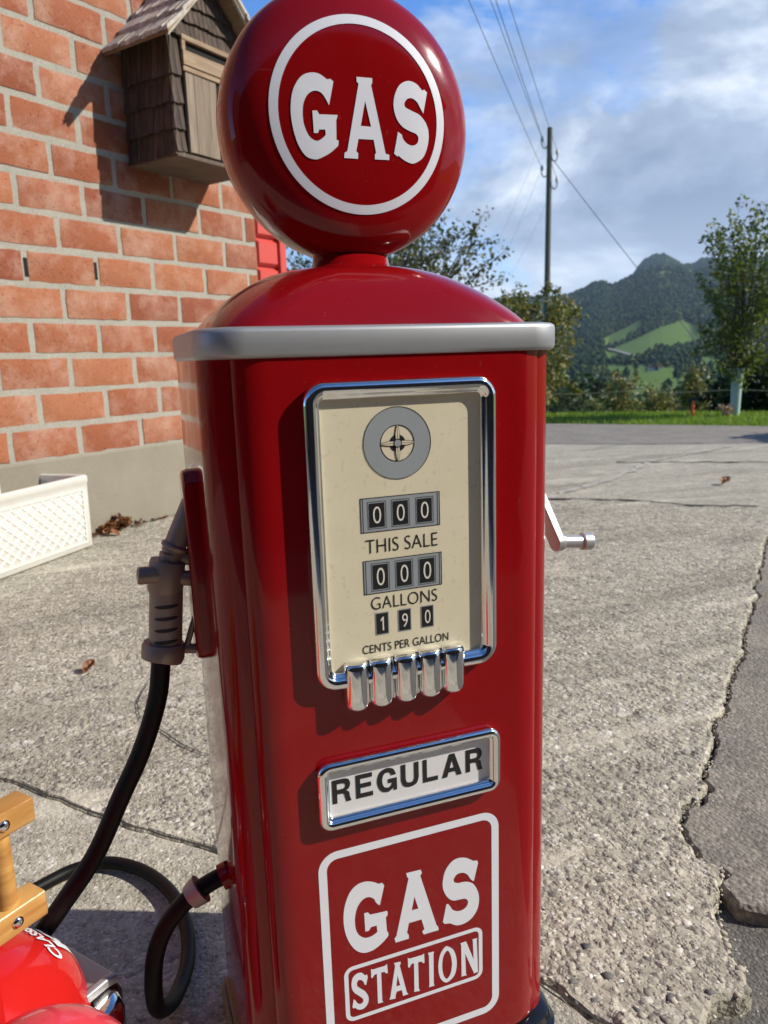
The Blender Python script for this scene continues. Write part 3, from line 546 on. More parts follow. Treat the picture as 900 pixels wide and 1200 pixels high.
# grass verge
def grass():
    N = 26000; az = rng.uniform(22, 52, N); r = rng.uniform(7.9, 12.2, N)
    x = CAM.x+r*np.sin(np.radians(az)); y = CAM.y+r*np.cos(np.radians(az)); d = (x-VG0.x)*VGN.x+(y-VG0.y)*VGN.y
    k = (d > .02+.05*np.sin(x*9)) & (d < 2.6); x, y, az, r, d = x[k], y[k], az[k], r[k], d[k]; n = len(x); z = hterr(az, r)-.01
    h = rng.uniform(.018, .055, n)*(1+.5*np.clip(d/1.5, 0, 1)); a = rng.uniform(0, 6.28, n); wd = rng.uniform(.004, .008, n); l = rng.uniform(-.5, .5, (n, 2))*h[:, None]
    V = np.zeros((n, 3, 3)); V[:, 0] = np.stack([x-np.cos(a)*wd, y-np.sin(a)*wd, z], -1); V[:, 1] = np.stack([x+np.cos(a)*wd, y+np.sin(a)*wd, z], -1); V[:, 2] = np.stack([x+l[:, 0], y+l[:, 1], z+h], -1)
    m = bpy.data.meshes.new('grass'); m.from_pydata(V.reshape(-1, 3).tolist(), [], np.arange(n*3).reshape(-1, 3).tolist()); m.materials.append(MT['grass']); m.update()
    o = bpy.data.objects.new('grass', m); COL.objects.link(o); kind(o, 'stuff', 'bright green grass verge along the far road edge')
grass()
# ------------------------------------------------------------------ brick house wall
ZB, CH, JT, BL = .3907, .1576, .025, .3565
W3 = lambda s, o, z: (wall0[0]+wall1[0]*s+wall1[1]*o, wall0[1]+wall1[1]*s-wall1[0]*o, z)
wall = thing('brick_wall', 'red brick house wall with pale mortar on a grey rendered plinth', 'wall', W3(1.3, 0, 0))
mb = MB(); S1 = 3.615
for k in range(25):
    z0 = ZB+k*CH+JT/2; z1 = ZB+(k+1)*CH-JT/2
    off = (.306 if k % 2 else .133); s = off-5*BL+rng.uniform(-.01, .01); edges = []
    while s < S1-.04: edges.append(s+rng.uniform(-.012, .012)); s += BL
    for i, e in enumerate(edges):
        a = e+JT/2; b = (edges[i+1] if i+1 < len(edges) else S1)-JT/2*(i+1 < len(edges))
        if b-a < .05: continue
        o1 = .0015+rng.uniform(-.002, .003); tz = rng.uniform(-.003, .003); n_ = 8
        # front face of the brick as a small grid with worn, slightly chipped edges
        loops = []
        for (ins, o_) in ((0, -.03), (0, -.006), (.002, o1-.0012), (.0055, o1)):
            lp = []
            for (cx_, cz_) in [(a+ins+(b-a-2*ins)*q/7, z0+ins) for q in range(7)]+[(b-ins, z0+ins+(z1-z0-2*ins)*q/3) for q in range(3)]+[(b-ins-(b-a-2*ins)*q/7, z1-ins) for q in range(7)]+[(a+ins, z1-ins-(z1-z0-2*ins)*q/3) for q in range(3)]:
                j = Vector((cx_*21, cz_*21, k+.3)); jn = noise.noise(j)*.0050+noise.noise(j*3.1)*.0032
                lp.append(W3(cx_+jn, o_, cz_+tz+noise.noise(j+Vector((9, 3, 1)))*.005+noise.noise(j*2.9+Vector((2, 3, 1)))*.0025))
            loops.append(lp)
        mb.loft(loops, cap1=True)
mb.box((-1.8, -.34, ZB), (S1-.004, -.0012, ZB+25*CH), W3, 1)
mb.build('masonry', [MT['brick'], MT['mortar']], wall, smooth=30)
pl = MB(); pl.loft([[W3(s, o, z) for s in np.linspace(-1.8, S1+.002, 30)] for o, z in ((.012, -.05), (.012, .2), (.010, ZB-.004), (.004, ZB+.006), (-.2, ZB+.006))], closed=False)
pl.box((-1.8, -.3, -.05), (S1, -.01, ZB), W3); pl.build('plinth', MT['plinth'], wall)
vd = MB()
for s_, z_ in ((2.098, 1.255), (2.46, 1.265)): vd.box((s_-.008, -.004, z_-.045), (s_+.010, .0008, z_+.035), W3)
vd.build('weep_hole', MT['darkvoid'], wall)
# red shutter at the end of the wall
sh = thing('window_shutter', 'red panelled wooden shutter at the right end of the brick wall', 'shutter', W3(3.72, 0, .45))
for zc in np.arange(.62, 2.3, .167):
    MB().loft([[W3(3.715+q*sc_*.5, o_, zc+p_*sc2*.5) for q, p_ in ((-1, -1), (1, -1), (1, 1), (-1, 1))] for sc_, sc2, o_ in ((.19, .150, -.03), (.19, .150, -.012), (.165, .118, .006), (.155, .108, .006))], cap1=True).build('raised_panel', MT['shutter'], sh)
MB().box((3.619, -.035, .5), (3.812, -.022, 2.35), W3).build('back_board', MT['shutter'], sh)
MB().box((3.815, -.036, .5), (3.872, .016, 2.35), W3).build('stile', MT['shutter'], sh, bevel=.004)
# ------------------------------------------------------------------ shingled box on the wall
bh = thing('wooden_wall_box', 'weathered wooden shingled nest box under the gable roof on the brick wall', 'nest box', W3(2.98, .17, 1.77))
B0, B1, OD, BZ = 2.722, 3.250, .340, 1.772
MB().box((B0+.012, .001, BZ+.02), (B1-.012, OD-.012, 2.30), W3).add([W3(s, o, z) for o in (.02, OD-.02) for s, z in ((B0+.02, 2.28), (B1-.02, 2.28), (2.986, 2.57))], [(0, 1, 2), (5, 4, 3), (0, 2, 5, 3), (2, 1, 4, 5)]).build('box_body', MT['shingle_dark'], bh)
MB().box((B0, .002, BZ), (B1, OD+.004, BZ+.020), W3).build('floor_board', MT['floor_dark'], bh, bevel=.003)
def shingle(mb, c0, c1, z0, z1, out0, out1, T):
    """one split shingle between c0 and c1: thin at its top, thick at its butt"""
    g = .0015; j = rng.uniform(-.004, .004); th = .011
    a = [T(c0+g, out1+rng.uniform(0, .003), z0+j), T(c1-g, out1+rng.uniform(0, .003), z0+j+rng.uniform(-.002, .002)), T(c1-g, out0, z1), T(c0+g, out0, z1)]
    b = [T(c0+g, out1-th, z0+j), T(c1-g, out1-th, z0+j), T(c1-g, out0-th*.5, z1), T(c0+g, out0-th*.5, z1)]
    mb.add(a+b, [(0, 1, 2, 3), (7, 6, 5, 4), (0, 4, 5, 1), (1, 5, 6, 2), (2, 6, 7, 3), (3, 7, 4, 0)])
for side in (0, 1):
    mb = MB(); T = (lambda c, o, z: W3(B0-o+.012, c, z)) if side == 0 else (lambda c, o, z: W3(B1+o-.012, c, z))
    for zz0, zz1 in ((1.778, 1.91), (1.892, 2.03), (2.008, 2.15), (2.128, 2.30)):
        c = .004
        while c < OD-.01:
            wdt = rng.uniform(.028, .050); shingle(mb, c, min(c+wdt, OD+.004), zz0, zz1, .004, .020, T); c += wdt
    mb.build('side_shingles', MT['shingle_dark'], bh)
T = lambda c, o, z: W3(c, OD+o-.012, z)
for cols in (((B0-.004, B0+.032), (B0+.032, B0+.062)), ((B1-.062, B1-.032), (B1-.032, B1+.004))):
    mb = MB()
    for zz0, zz1 in ((1.795, 1.91), (1.892, 2.03), (2.008, 2.15), (2.128, 2.30)):
        for c0, c1 in cols: shingle(mb, c0, c1, zz0, zz1, .004, .020, T)
    mb.build('corner_shingles', MT['shingle_dark'], bh)
mb = MB()
for r_, (zz0, zz1) in enumerate(((2.305, 2.40), (2.378, 2.47), (2.45, 2.56), (2.54, 2.64))):
    hwid = (2.64-zz0)/1.05+.012; c = 2.986-hwid
    while c < 2.986+hwid-.01:
        wdt = rng.uniform(.026, .036); shingle(mb, c, c+wdt, zz0, max(zz0+.01, min(zz1, 2.64-1.05*abs(c-2.986))), .006, .022, T); c += wdt
mb.build('gable_shingles', MT['shingle_dark'], bh)
dr = MB(); c = 2.800
for wdt in (.052, .047, .055, .046): dr.box((c, OD-.004, 1.800), (c+wdt-.0015, OD+.012+rng.uniform(0, .003), 2.150), W3); c += wdt
dr.build('door', MT['plank'], bh, bevel=.0015)
MB().box((3.0, OD-.01, 1.80), (3.04, OD+.002, 2.15), W3).build('door_gap', MT['darkvoid'], bh)
MB().box((3.05, OD-.004, 1.79), (3.18, OD+.010, 2.16), W3).build('side_board', MT['plank'], bh, bevel=.0015)
MB().box((2.792, OD-.004, 2.157), (3.19, OD+.014, 2.178), W3).build('door_lintel', MT['plank_warm'], bh, bevel=.002)
MB().box((2.792, OD-.004, 2.182), (3.19, OD+.018, 2.246), W3).build('slot_board', MT['plank_warm'], bh, bevel=.003)
MB().box((2.81, OD-.012, 2.246), (3.17, OD-.004, 2.292), W3).build('slot', MT['darkvoid'], bh)
sf = MB().box((2.792, OD-.004, 2.290), (3.19, OD+.016, 2.312), W3).box((2.792, OD-.004, 2.2465), (2.815, OD+.013, 2.2895), W3); sf.build('slot_frame', MT['plank_warm'], bh, bevel=.002)
RS, RZ, SL = 2.99, 2.668, 1.05
rf = MB()
for sg in (-1, 1):
    rf.add([W3(RS+sg*x, o, RZ-.028-SL*x+dz) for o in (.002, OD+.105) for x in (0, .362) for dz in (0, -.016)], [(0, 2, 3, 1), (4, 5, 7, 6), (0, 4, 6, 2), (1, 3, 7, 5), (2, 6, 7, 3), (0, 1, 5, 4)])
roof = rf.build('roof_board', MT['plank_warm'], bh)
rs_ = MB()
for sg in (-1, 1):
    for row in range(5):
        x0 = .375-row*.098; x1 = max(.0, x0-.122); c = .004
        while c < OD+.10:
            wdt = rng.uniform(.030, .048); c1 = min(c+wdt, OD+.115); j = rng.uniform(-.006, .006); th = .019; h0 = RZ-.010-SL*x0+.008; h1 = RZ-.024-SL*x1+.002
            V = [W3(RS+sg*(x0+j), c+.001, h0), W3(RS+sg*(x0+j), c1-.001, h0+rng.uniform(-.003, .003)), W3(RS+sg*x1, c1-.001, h1), W3(RS+sg*x1, c+.001, h1)]
            V += [(v[0], v[1], v[2]-th) for v in V]; rs_.add(V, [(0, 1, 2, 3), (7, 6, 5, 4), (0, 4, 5, 1), (1, 5, 6, 2), (2, 6, 7, 3), (3, 7, 4, 0)]); c = c1
rs_.build('roof_shingles', MT['shingle_grey'], bh)
for sg in (-1, 1):
    V = [W3(RS+sg*x, o, RZ-.012-SL*x+dz) for o in (OD+.085, OD+.100) for x in (0, .358) for dz in (-.014, -.044)]
    MB().add(V, [(0, 2, 3, 1), (4, 5, 7, 6), (0, 4, 6, 2), (1, 3, 7, 5), (2, 6, 7, 3), (0, 1, 5, 4)]).build('barge_board', MT['shingle_grey'], bh)
# ------------------------------------------------------------------ white planter trough
pt = thing('planter_trough', 'empty white plastic planter trough with raised diamond lattice', 'planter', (-.62, 2.93, 0))
e1 = Vector((-.611, -.792)); e2 = Vector((-.792, .611)); P0 = Vector((-.326, 3.009))
def PT(a, b, z):
    k = 1-.010*(1-z/.334); q = P0+e1*(.45+(a-.45)*k)+e2*(.163+(b-.163)*k); return (q.x, q.y, z)
LN, DP, HT = .90, .326, .334
def ploop(ins, z, r=.018): return [PT(a, b, z) for a, b in rrect(LN/2-ins, DP/2-ins, r, 4, LN/2, DP/2)]
MB().loft([ploop(.012, .004), ploop(.004, .012), ploop(.003, .25), ploop(.003, .300), ploop(.0, .303), ploop(0, HT-.006), ploop(.006, HT), ploop(.022, HT), ploop(.028, HT-.006), ploop(.030, .06, .012), ploop(.05, .05, .012)], cap0=True, cap1=True).build('trough', MT['planter'], pt, smooth=45)
lt = MB(); x0, x1, zz0, zz1 = .055, LN-.055, .040, .268; stp = .058
def clipseg(c, sg):
    pts = []
    for a in (x0, x1):
        z = sg*(a-c)
        if zz0 <= z <= zz1: pts.append((a, z))
    for z in (zz0, zz1):
        a = c+z/sg
        if x0 < a < x1: pts.append((a, z))
    return pts[:2] if len(pts) >= 2 else None
for sg in (.82, -.82):
    c = -1.0
    while c < 2.2:
        s_ = clipseg(c, sg)
        if s_:
            (a0, za), (a1, zb) = s_; d = Vector((a1-a0, zb-za)); 
            if d.length > .01:
                nn = Vector((-d.y, d.x)).normalized()
                lt.add([PT(a0+nn.x*.0085, .0045, za+nn.y*.0085), PT(a1+nn.x*.0085, .0045, zb+nn.y*.0085), PT(a1+nn.x*.0022, .0006-.0003*(sg > 0), zb+nn.y*.0022), PT(a0+nn.x*.0022, .0006-.0003*(sg > 0), za+nn.y*.0022), PT(a1-nn.x*.0022, .0006-.0003*(sg > 0), zb-nn.y*.0022), PT(a0-nn.x*.0022, .0006-.0003*(sg > 0), za-nn.y*.0022), PT(a1-nn.x*.0085, .0045, zb-nn.y*.0085), PT(a0-nn.x*.0085, .0045, za-nn.y*.0085)], [(0, 1, 2, 3), (3, 2, 4, 5), (5, 4, 6, 7)])
        c += stp
for (a0, a1, za, zb) in ((x0-.012, x1+.012, zz1, zz1+.010), (x0-.012, x1+.012, zz0-.010, zz0), (x0-.012, x0, zz0, zz1), (x1, x1+.012, zz0, zz1)):
    lt.add([PT(a, b, z) for b in (.0045, -.0006) for a, z in ((a0, za), (a1, za), (a1, zb), (a0, zb))], [(4, 5, 6, 7), (0, 1, 5, 4), (1, 2, 6, 5), (2, 3, 7, 6), (3, 0, 4, 7)])
lt.build('lattice_panel', MT['planter'], pt)
# dry leaves
def leaf_mb(mb, c, ln, a, curl, tilt):
    for k in range(1):
        V = []
        for i, (u, wdt) in enumerate(((-.5, .05), (-.25, .34), (.05, .42), (.3, .26), (.5, .02))):
            for sg in (-1, 0, 1):
                x = u*ln; y = sg*wdt*ln; z = abs(sg)*curl*ln*.5+tilt*x+.003*math.sin(u*9)
                V.append((c[0]+x*math.cos(a)-y*math.sin(a), c[1]+x*math.sin(a)+y*math.cos(a), c[2]+.003+max(0, z+.2*ln*abs(tilt))))
        F = []
        for i in range(4):
            for j in range(2): q = i*3+j; F.append((q, q+1, q+4, q+3))
        mb.add(V, F)
tag((lambda m: (leaf_mb(m, (-.351, 1.445, 0), .040, .7, .9, .35), m.build('dry_leaf', MT['dryleaf']))[1])(MB()), 'curled brown leaf on the concrete left of the pump', 'leaf')
tag((lambda m: (leaf_mb(m, (3.235, 2.87, 0), .075, .2, .8, .2), m.build('dry_leaf', MT['dryleaf']))[1])(MB()), 'orange brown leaf on the far slab at right', 'leaf')
mb = MB()
for i in range(60):
    s_ = rng.normal(2.40, .065); o_ = abs(rng.normal(.035, .035))+.012; p_ = W3(s_, o_, 0); leaf_mb(mb, (p_[0], p_[1], rng.uniform(0, .06)*max(0, 1-abs(s_-2.41)/.09)), rng.uniform(.025, .05), rng.uniform(0, 6.3), rng.uniform(.3, 1.1), rng.uniform(-.7, .7))
for i in range(40):
    s_ = rng.uniform(2.2, 3.1); p_ = W3(s_, abs(rng.normal(.02, .012))+.012, 0); leaf_mb(mb, (p_[0], p_[1], 0), rng.uniform(.012, .024), rng.uniform(0, 6.3), .5, .2)
kind(mb.build('leaf_litter', MT['dryleaf']), 'stuff', 'small heap of dry leaves at the foot of the wall')

# still air of the valley
hb = MB().box((-2900, -2900, -75), (2900, 2900, 330)).build('haze', None)
hm = bpy.data.materials.new('valley_haze'); hm.use_nodes = True; ht = hm.node_tree; ht.nodes.clear()
hv = nd(ht, 'ShaderNodeVolumePrincipled', i_Density=0.00011, i_Anisotropy=0.25); hv.inputs['Color'].default_value = (.62, .80, 1, 1)
ho = nd(ht, 'ShaderNodeOutputMaterial'); ht.links.new(hv.outputs[0], ho.inputs['Volume']); hb.data.materials[0] = hm
kind(hb, 'stuff', 'thin blue haze over the valley')
# ------------------------------------------------------------------ the toy gas pump
pump = thing('gas_pump', 'glossy red retro toy gas pump with round globe and cream dial', 'gas pump', (0, .13, 0))
def vext(prof, zs):
    """plan outline at several heights; zs = [(z, inset)]"""
    return [[(x, y, z) for x, y in prof(i)] for z, i in zs]
BY0, BY1 = .014, .228
bodyp = lambda i: rrect(.1785-i, (BY1-BY0)/2-i, .031, 8, 0, (BY0+BY1)/2)
body = MB().loft(vext(bodyp, [(.030, .0), (.45, 0), (.812, 0)]), True, True).build('body', MT['red'], pump, smooth=35)
def panelp(i):
    a, d, rx = .1527-i, .014, .030
    pts = [(a-.0005, .017), (a, .0135)]+[(a-rx+rx*math.sin(R(t)), d-d*math.cos(R(t))) for t in (75, 60, 45, 32, 20, 10, 0)]
    return pts+[(-x, y) for x, y in reversed(pts)]
fp = MB().loft(vext(panelp, [(.041, .004), (.043, .001), (.048, 0), (.45, 0), (.811, 0)]), True, True).build('front_panel', MT['red'], pump, smooth=35)
basep = lambda i: rrect(.1845-i, .1195-i, .034, 8, 0, .1155)
MB().loft(vext(basep, [(0, .001), (.010, -.003), (.017, -.003), (.020, .003), (.024, .001), (.031, .003), (.035, .010)]), True, True).build('base_plinth', MT['blackplastic'], pump, smooth=30)
bandp = lambda i: rrect(.1812-i, .1185-i, .041, 10, 0, .1150)
MB().loft(vext(bandp, [(.8095, .012), (.8095, .003), (.811, .001), (.8135, 0), (.8315, 0), (.834, .0008), (.8358, .003), (.8364, .006), (.8364, .03)]), True, True).build('trim_band', MT['silver'], pump, smooth=50)
# domed top
loops = []
for s_ in [1, .995, .98, .955, .92, .88, .83, .77, .70, .62, .54, .46, .38, .31, .25]:
    h = .8358+.0615*(1-max(0, (s_-.25)/.75)**2.15)**.86
    k = max(0, min(1, (s_-.25)/.75)); rad_ = .036
    aa = .162*k+(1-k)*.0412; bb = .1030*k+(1-k)*.0412
    loops.append([(x, y, h) for x, y in rrect(aa, bb, min(min(aa, bb)*.9999, (.045*k**2+min(aa, bb)*(1-k**2))), 12, 0, .119+.011*(1-k))])
MB().loft(loops, False, True).build('domed_top', MT['red'], pump, smooth=50)
GC = Vector((0, .132, 1.0335)); GR, GH = .1278, .051
nk = []
for z, r_, ys_ in ((.892, .0470, .92), (.8975, .0466, .92), (.8995, .0425, .90), (.9012, .0408, .88), (.908, .0402, .78), (.913, .0400, .62)):
    nk.append([(r_*math.cos(2*math.pi*k/40), .130+r_*math.sin(2*math.pi*k/40)*ys_, z) for k in range(40)])
MB().loft(nk, True, True).build('neck', MT['red'], pump, smooth=40)
GN = 3.3
gd = lambda r_: GH*max(0, 1-(r_/GR)**GN)**(1/GN*1.02)
prof = [GR*t for t in (0.002, .15, .3, .45, .58, .68, .76, .83, .885, .925, .955, .976, .99, .997)]
gl = [[(GC.x+r_*math.cos(2*math.pi*k/96), GC.y+sg*gd(r_), GC.z+r_*math.sin(2*math.pi*k/96)) for k in range(96)] for sg, r_ in [(-1, q) for q in prof]+[(0, GR)]+[(1, q) for q in reversed(prof)]]
globe = MB().loft(gl, True, True).build('globe', MT['red'], pump, smooth=60)
def TG(x, z, d):
    r_ = math.hypot(x-GC.x, z-GC.z); return (x, GC.y-gd(r_)-d, z)
def ringmesh(r0, r1, d):
    lo = []
    for r_, dd in ((r0, -.0004), (r0, d), ((r0+r1)/2, d), (r1, d), (r1, -.0004)):
        lo.append([TG(GC.x+r_*math.cos(2*math.pi*k/120), GC.z+r_*math.sin(2*math.pi*k/120), dd) for k in range(120)])
    return MB().loft(lo)
ringmesh(.0800, .0885, .0004).build('ring_marking', MT['white_decal'], globe, smooth=60)
mb = MB()
for k in ('globe_G', 'globe_A', 'globe_S'):
    flat_shape(mb, [outline([(p[0]/1000, p[1]/1000, p[2]) for p in l]) for l in LET[k]], TG, .0005, .004)
mb.build('lettering', MT['white_decal'], globe, smooth=60)
# panel graphics
TP = lambda y0: (lambda x, z, d: (x, y0-d, z))
def frame_print(cx_, cz_, hw, hh, r_, th_, T, d=.0003):
    o = rrect(hw, hh, r_, 10, cx_, cz_); i = rrect(hw-th_, hh-th_, max(.001, r_-th_), 10, cx_, cz_)
    return MB().loft([[T(x, z, d) for x, z in o], [T(x, z, d) for x, z in i]])
frame_print(-.0006, .1975, .1016, .1268, .0205, .0087, TP(0)).build('logo_border', MT['white_decal'], fp)
frame_print(-.0003, .1533, .0806, .0332, .010, .0046, TP(0)).build('logo_box', MT['white_decal'], fp)
mb = MB()
for k in LET:
    if not k.startswith('globe'):
        flat_shape(mb, [outline([(p[0]/1000, p[1]/1000, p[2]) for p in l]) for l in LET[k]], TP(0), .0003)
mb.build('lettering', MT['white_decal'], fp)
# chrome dial frame
def framed(name, cx_, cz_, hw, hh, r_, prof_, m, parent):
    return MB().loft([[(x, y, z) for x, z in rrect(hw+o, hh+o, max(.003, r_+o), 10, cx_, cz_)] for o, y in prof_]).build(name, m, parent, smooth=60)
fprof = [(-.001, .001), (.0005, -.003), (.0008, -.006), (0, -.0088), (-.002, -.0110), (-.0045, -.0122), (-.007, -.0122), (-.0095, -.0112), (-.0112, -.0095), (-.0122, -.0078), (-.0135, -.0072), (-.0148, -.0062), (-.0155, -.0040), (-.0158, .0)]
dz0, dz1 = .4990, .7870
dial = framed('dial_frame', 0.0, (dz0+dz1)/2, .0948, (dz1-dz0)/2, .020, fprof, MT['chrome'], pump)
pm = MB().add([(x, -.0028, z) for x, z in rrect(.0815, (dz1-dz0)/2-.0135, .008, 6, 0, (dz0+dz1)/2)], [tuple(range(28))])
dp = pm.build('dial_plate', MT['cream'], pump)
TD = TP(-.0028)
def disc(mb, cx_, cz_, r0, r1, d, n=64):
    if r0 <= 0: mb.add([TD(cx_+r1*math.cos(2*math.pi*k/n), cz_+r1*math.sin(2*math.pi*k/n), d) for k in range(n)], [tuple(range(n))])
    else: mb.loft([[TD(cx_+r_*math.cos(2*math.pi*k/n), cz_+r_*math.sin(2*math.pi*k/n), d) for k in range(n)] for r_ in (r0, r1)])
    return mb
def quad(mb, x0, x1, z0, z1, d): return mb.add([TD(x0, z0, d), TD(x1, z0, d), TD(x1, z1, d), TD(x0, z1, d)], [(0, 1, 2, 3)])
cxs, czs = -.0056, .7289
disc(MB(), cxs, czs, .0166, .0336, .0002).build('grey_disc', MT['dialgrey'], dp)
lb = MB(); disc(lb, cxs, czs, .0333, .0339, .0004); disc(lb, cxs, czs, .0164, .0171, .0004); disc(lb, cxs, czs, .0040, .0080, .0003, 40); disc(lb, cxs, czs, .0032, .0042, .0011, 32)
star = MB(); disc(star, cxs, czs, 0, .0033, .0012, 32); stl = MB()
for k in range(4):
    a = k*math.pi/2; c, s_ = math.cos(a), math.sin(a); bl = [(.0030, -.0017), (.0085, -.0019), (.013, -.0012), (.0166, -.0003), (.0166, .0003), (.013, .0012), (.0085, .0019), (.0030, .0017)]
    lb.add([TD(cxs+x*c-y*s_, czs+x*s_+y*c, .0006) for x, y in [(p[0], p[1]+(.0005 if p[1] > 0 else -.0005)) for p in bl]], [tuple(range(8))])
    stl.add([TD(cxs+x*c-y*s_, czs+x*s_+y*c, .0009) for x, y in bl], [tuple(range(8))])
    lb.add([TD(cxs+x*c-y*s_, czs+x*s_+y*c, .00105) for x, y in ((.004, -.0002), (.016, -.00012), (.016, .00012), (.004, .0002))], [(0, 1, 2, 3)])
for (x0, x1, z0, z1) in ((-.0445, .0363, .6470, .6800), (-.0437, .0373, .5870, .6201)):
    b_ = MB(); quad(b_, x0, x1, z0, z1, .0002); b_.build('counter_panel', MT['dialgrey'], dp)
    for (a0, a1, c0, c1) in ((x0, x1, z1-.0006, z1), (x0, x1, z0, z0+.0006), (x0, x0+.0006, z0, z1), (x1-.0006, x1, z0, z1), (x0+.0022, x0+.0027, z0, z1), (x1-.0027, x1-.0022, z0, z1)): quad(lb, a0, a1, c0, c1, .0004)
star.build('star_hub', MT['dialgrey'], dp); stl.build('star_marking', MT['cream'], dp)
for row, z0, z1 in (((-.0359, -.0121, .0126), .6517, .6745), ((-.0343, -.0100, .0140), .5912, .6152)):
    for x0 in row:
        x1 = x0+.0152
        for t_ in (.0016,):
            for (a0, a1, c0, c1) in ((x0-t_, x1+t_, z1+t_-.0004, z1+t_), (x0-t_, x1+t_, z0-t_, z0-t_+.0004), (x0-t_, x0-t_+.0004, z0-t_, z1+t_), (x1+t_-.0004, x1+t_, z0-t_, z1+t_)): quad(lb, a0, a1, c0, c1, .0004)
        quad(MB(), x0, x1, z0, z1, .0005).build('digit_window', MT['black_print'], dp); text_mesh('0', (x0+.0036, x1-.0036, z0+.0035, z1-.0032), TD, MB(), -.008, .0009).build('digit', MT['digit'], dp)
for ch, x0 in (('1', -.0324), ('9', -.0090), ('0', .0150)):
    gq = MB(); quad(gq, x0-.0010, x0+.0127, .5452, .5676, .0003); gq.build('cell_border', MT['dialgrey'], dp)
    quad(MB(), x0, x0+.0118, .5462, .5667, .0005).build('digit_window', MT['black_print'], dp); w_ = .0046 if ch == '1' else .0060
    if ch == '1': flat_shape(MB(), [[(x0+.0059+(x-.42)*.0060, .5494+z*.0138) for x, z in ((.42, 0), (.42, .80), (.12, .66), (.12, .82), (.47, 1), (.66, 1), (.66, 0))]], TD, .0009).build('digit', MT['digit'], dp)
    else: text_mesh(ch, (x0+.0059-w_/2, x0+.0059+w_/2, .5494, .5632), TD, MB(), -.004, .0009).build('digit', MT['digit'], dp)
text_mesh('THIS SALE', (-.0405, .0332, .6268, .6402), TD, lb, -.012, .0004)
text_mesh('GALLONS', (-.0370, .0318, .5712, .5835), TD, lb, -.012, .0004)
text_mesh('CENTS PER GALLON', (-.0474, .0433, .5280, .5365), TD, lb, 0, .0004)
lb.build('lettering', MT['black_print'], dp)
# five chrome flutes below the dial
for xc in (-.0560, -.0312, -.0052, .0205, .0455):
    L_ = []; r_ = .01265; zt, zb = .5235, .4745
    for z, q in [(zb-.0004, .3), (zb+.0008, .6), (zb+.0030, .85), (zb+.0065, .97), (zb+.011, 1.), (zt-.006, 1.), (zt-.002, .93), (zt, .75)]:
        L_.append([(xc+r_*q*math.cos(R(a)), -.0058-r_*.92*q*math.sin(R(a)), z) for a in range(-60, 241, 15)])
    MB().loft(L_, True, True).build('chrome_flute', MT['chrome'], pump, smooth=45)
MB().box((-.0660, -.0062, .4790), (.0555, -.001, .5225)).build('flute_backing', MT['chrome'], pump, bevel=.001)
# grade plate
rz0, rz1 = .3528, .4242
rprof = [(o*.78, y*.86) for o, y in fprof]
framed('name_frame', .0, (rz0+rz1)/2, .0994, (rz1-rz0)/2, .013, rprof, MT['chrome'], pump)
np_ = MB().add([(x, -.0022, z) for x, z in rrect(.0895, (rz1-rz0)/2-.0095, .005, 6, 0, (rz0+rz1)/2)], [tuple(range(28))]).build('name_plate', MT['plate_white'], pump)
mb = MB(); TR = TP(-.0022); xx = -.0845
def glyph(s_, x0, x1, z0, z1):
    P = []
    for q in s_.replace(')', '').split('('):
        P.append(q)
    out = []; c = 0
    for q in P:
        q = q.strip()
        if q == '*': c = 1; continue
        if not q: continue
        e = q.endswith('*'); x, z = q.rstrip('*').split(','); out.append((x0+float(x)*(x1-x0), z0+float(z)*(z1-z0), c)); c = 1 if e else 0
    return outline(out, 4)
BOLD = {'R': ['*(0,0)*(0,1)*(.60,1)(.84,.94)(.94,.74)(.87,.55)*(.72,.47)(.87,.38)(.90,.20)*(.98,0)*(.71,0)(.65,.20)(.60,.34)*(.48,.38)*(.25,.38)*(.25,0)', '*(.25,.57)*(.52,.57)(.67,.62)(.67,.76)*(.52,.81)*(.25,.81)'],
 'E': ['*(0,0)*(0,1)*(.97,1)*(.97,.81)*(.26,.81)*(.26,.61)*(.90,.61)*(.90,.42)*(.26,.42)*(.26,.19)*(1,.19)*(1,0)'],
 'G': ['*(1,.53)*(1,0)*(.84,0)*(.80,.12)(.65,.01)(.46,-.02)(.18,.09)(.02,.36)(.02,.66)(.18,.92)(.50,1.02)(.82,.93)*(.97,.68)*(.73,.66)(.64,.79)(.50,.83)(.34,.76)(.26,.58)(.27,.38)(.36,.22)(.52,.17)(.68,.22)*(.76,.35)*(.55,.35)*(.55,.53)'],
 'U': ['*(0,1)*(.26,1)*(.26,.36)(.32,.21)(.50,.17)(.68,.21)*(.74,.36)*(.74,1)*(1,1)*(1,.34)(.90,.10)(.70,.0)(.50,-.02)(.30,.0)(.10,.10)*(0,.34)'],
 'L': ['*(0,0)*(0,1)*(.27,1)*(.27,.19)*(1,.19)*(1,0)'],
 'A': ['*(0,0)*(.37,1)*(.63,1)*(1,0)*(.74,0)*(.67,.20)*(.33,.20)*(.26,0)', '*(.39,.38)*(.61,.38)*(.50,.73)']}
for ch, wd in zip('REGULAR', (.0200, .0178, .0212, .0195, .0168, .0228, .0200)):
    flat_shape(mb, [glyph(g_, xx, xx+wd, .3778, .4032) for g_ in BOLD[ch]], TR, .0004); xx += wd+.0046
mb.build('lettering', MT['black_print'], np_)
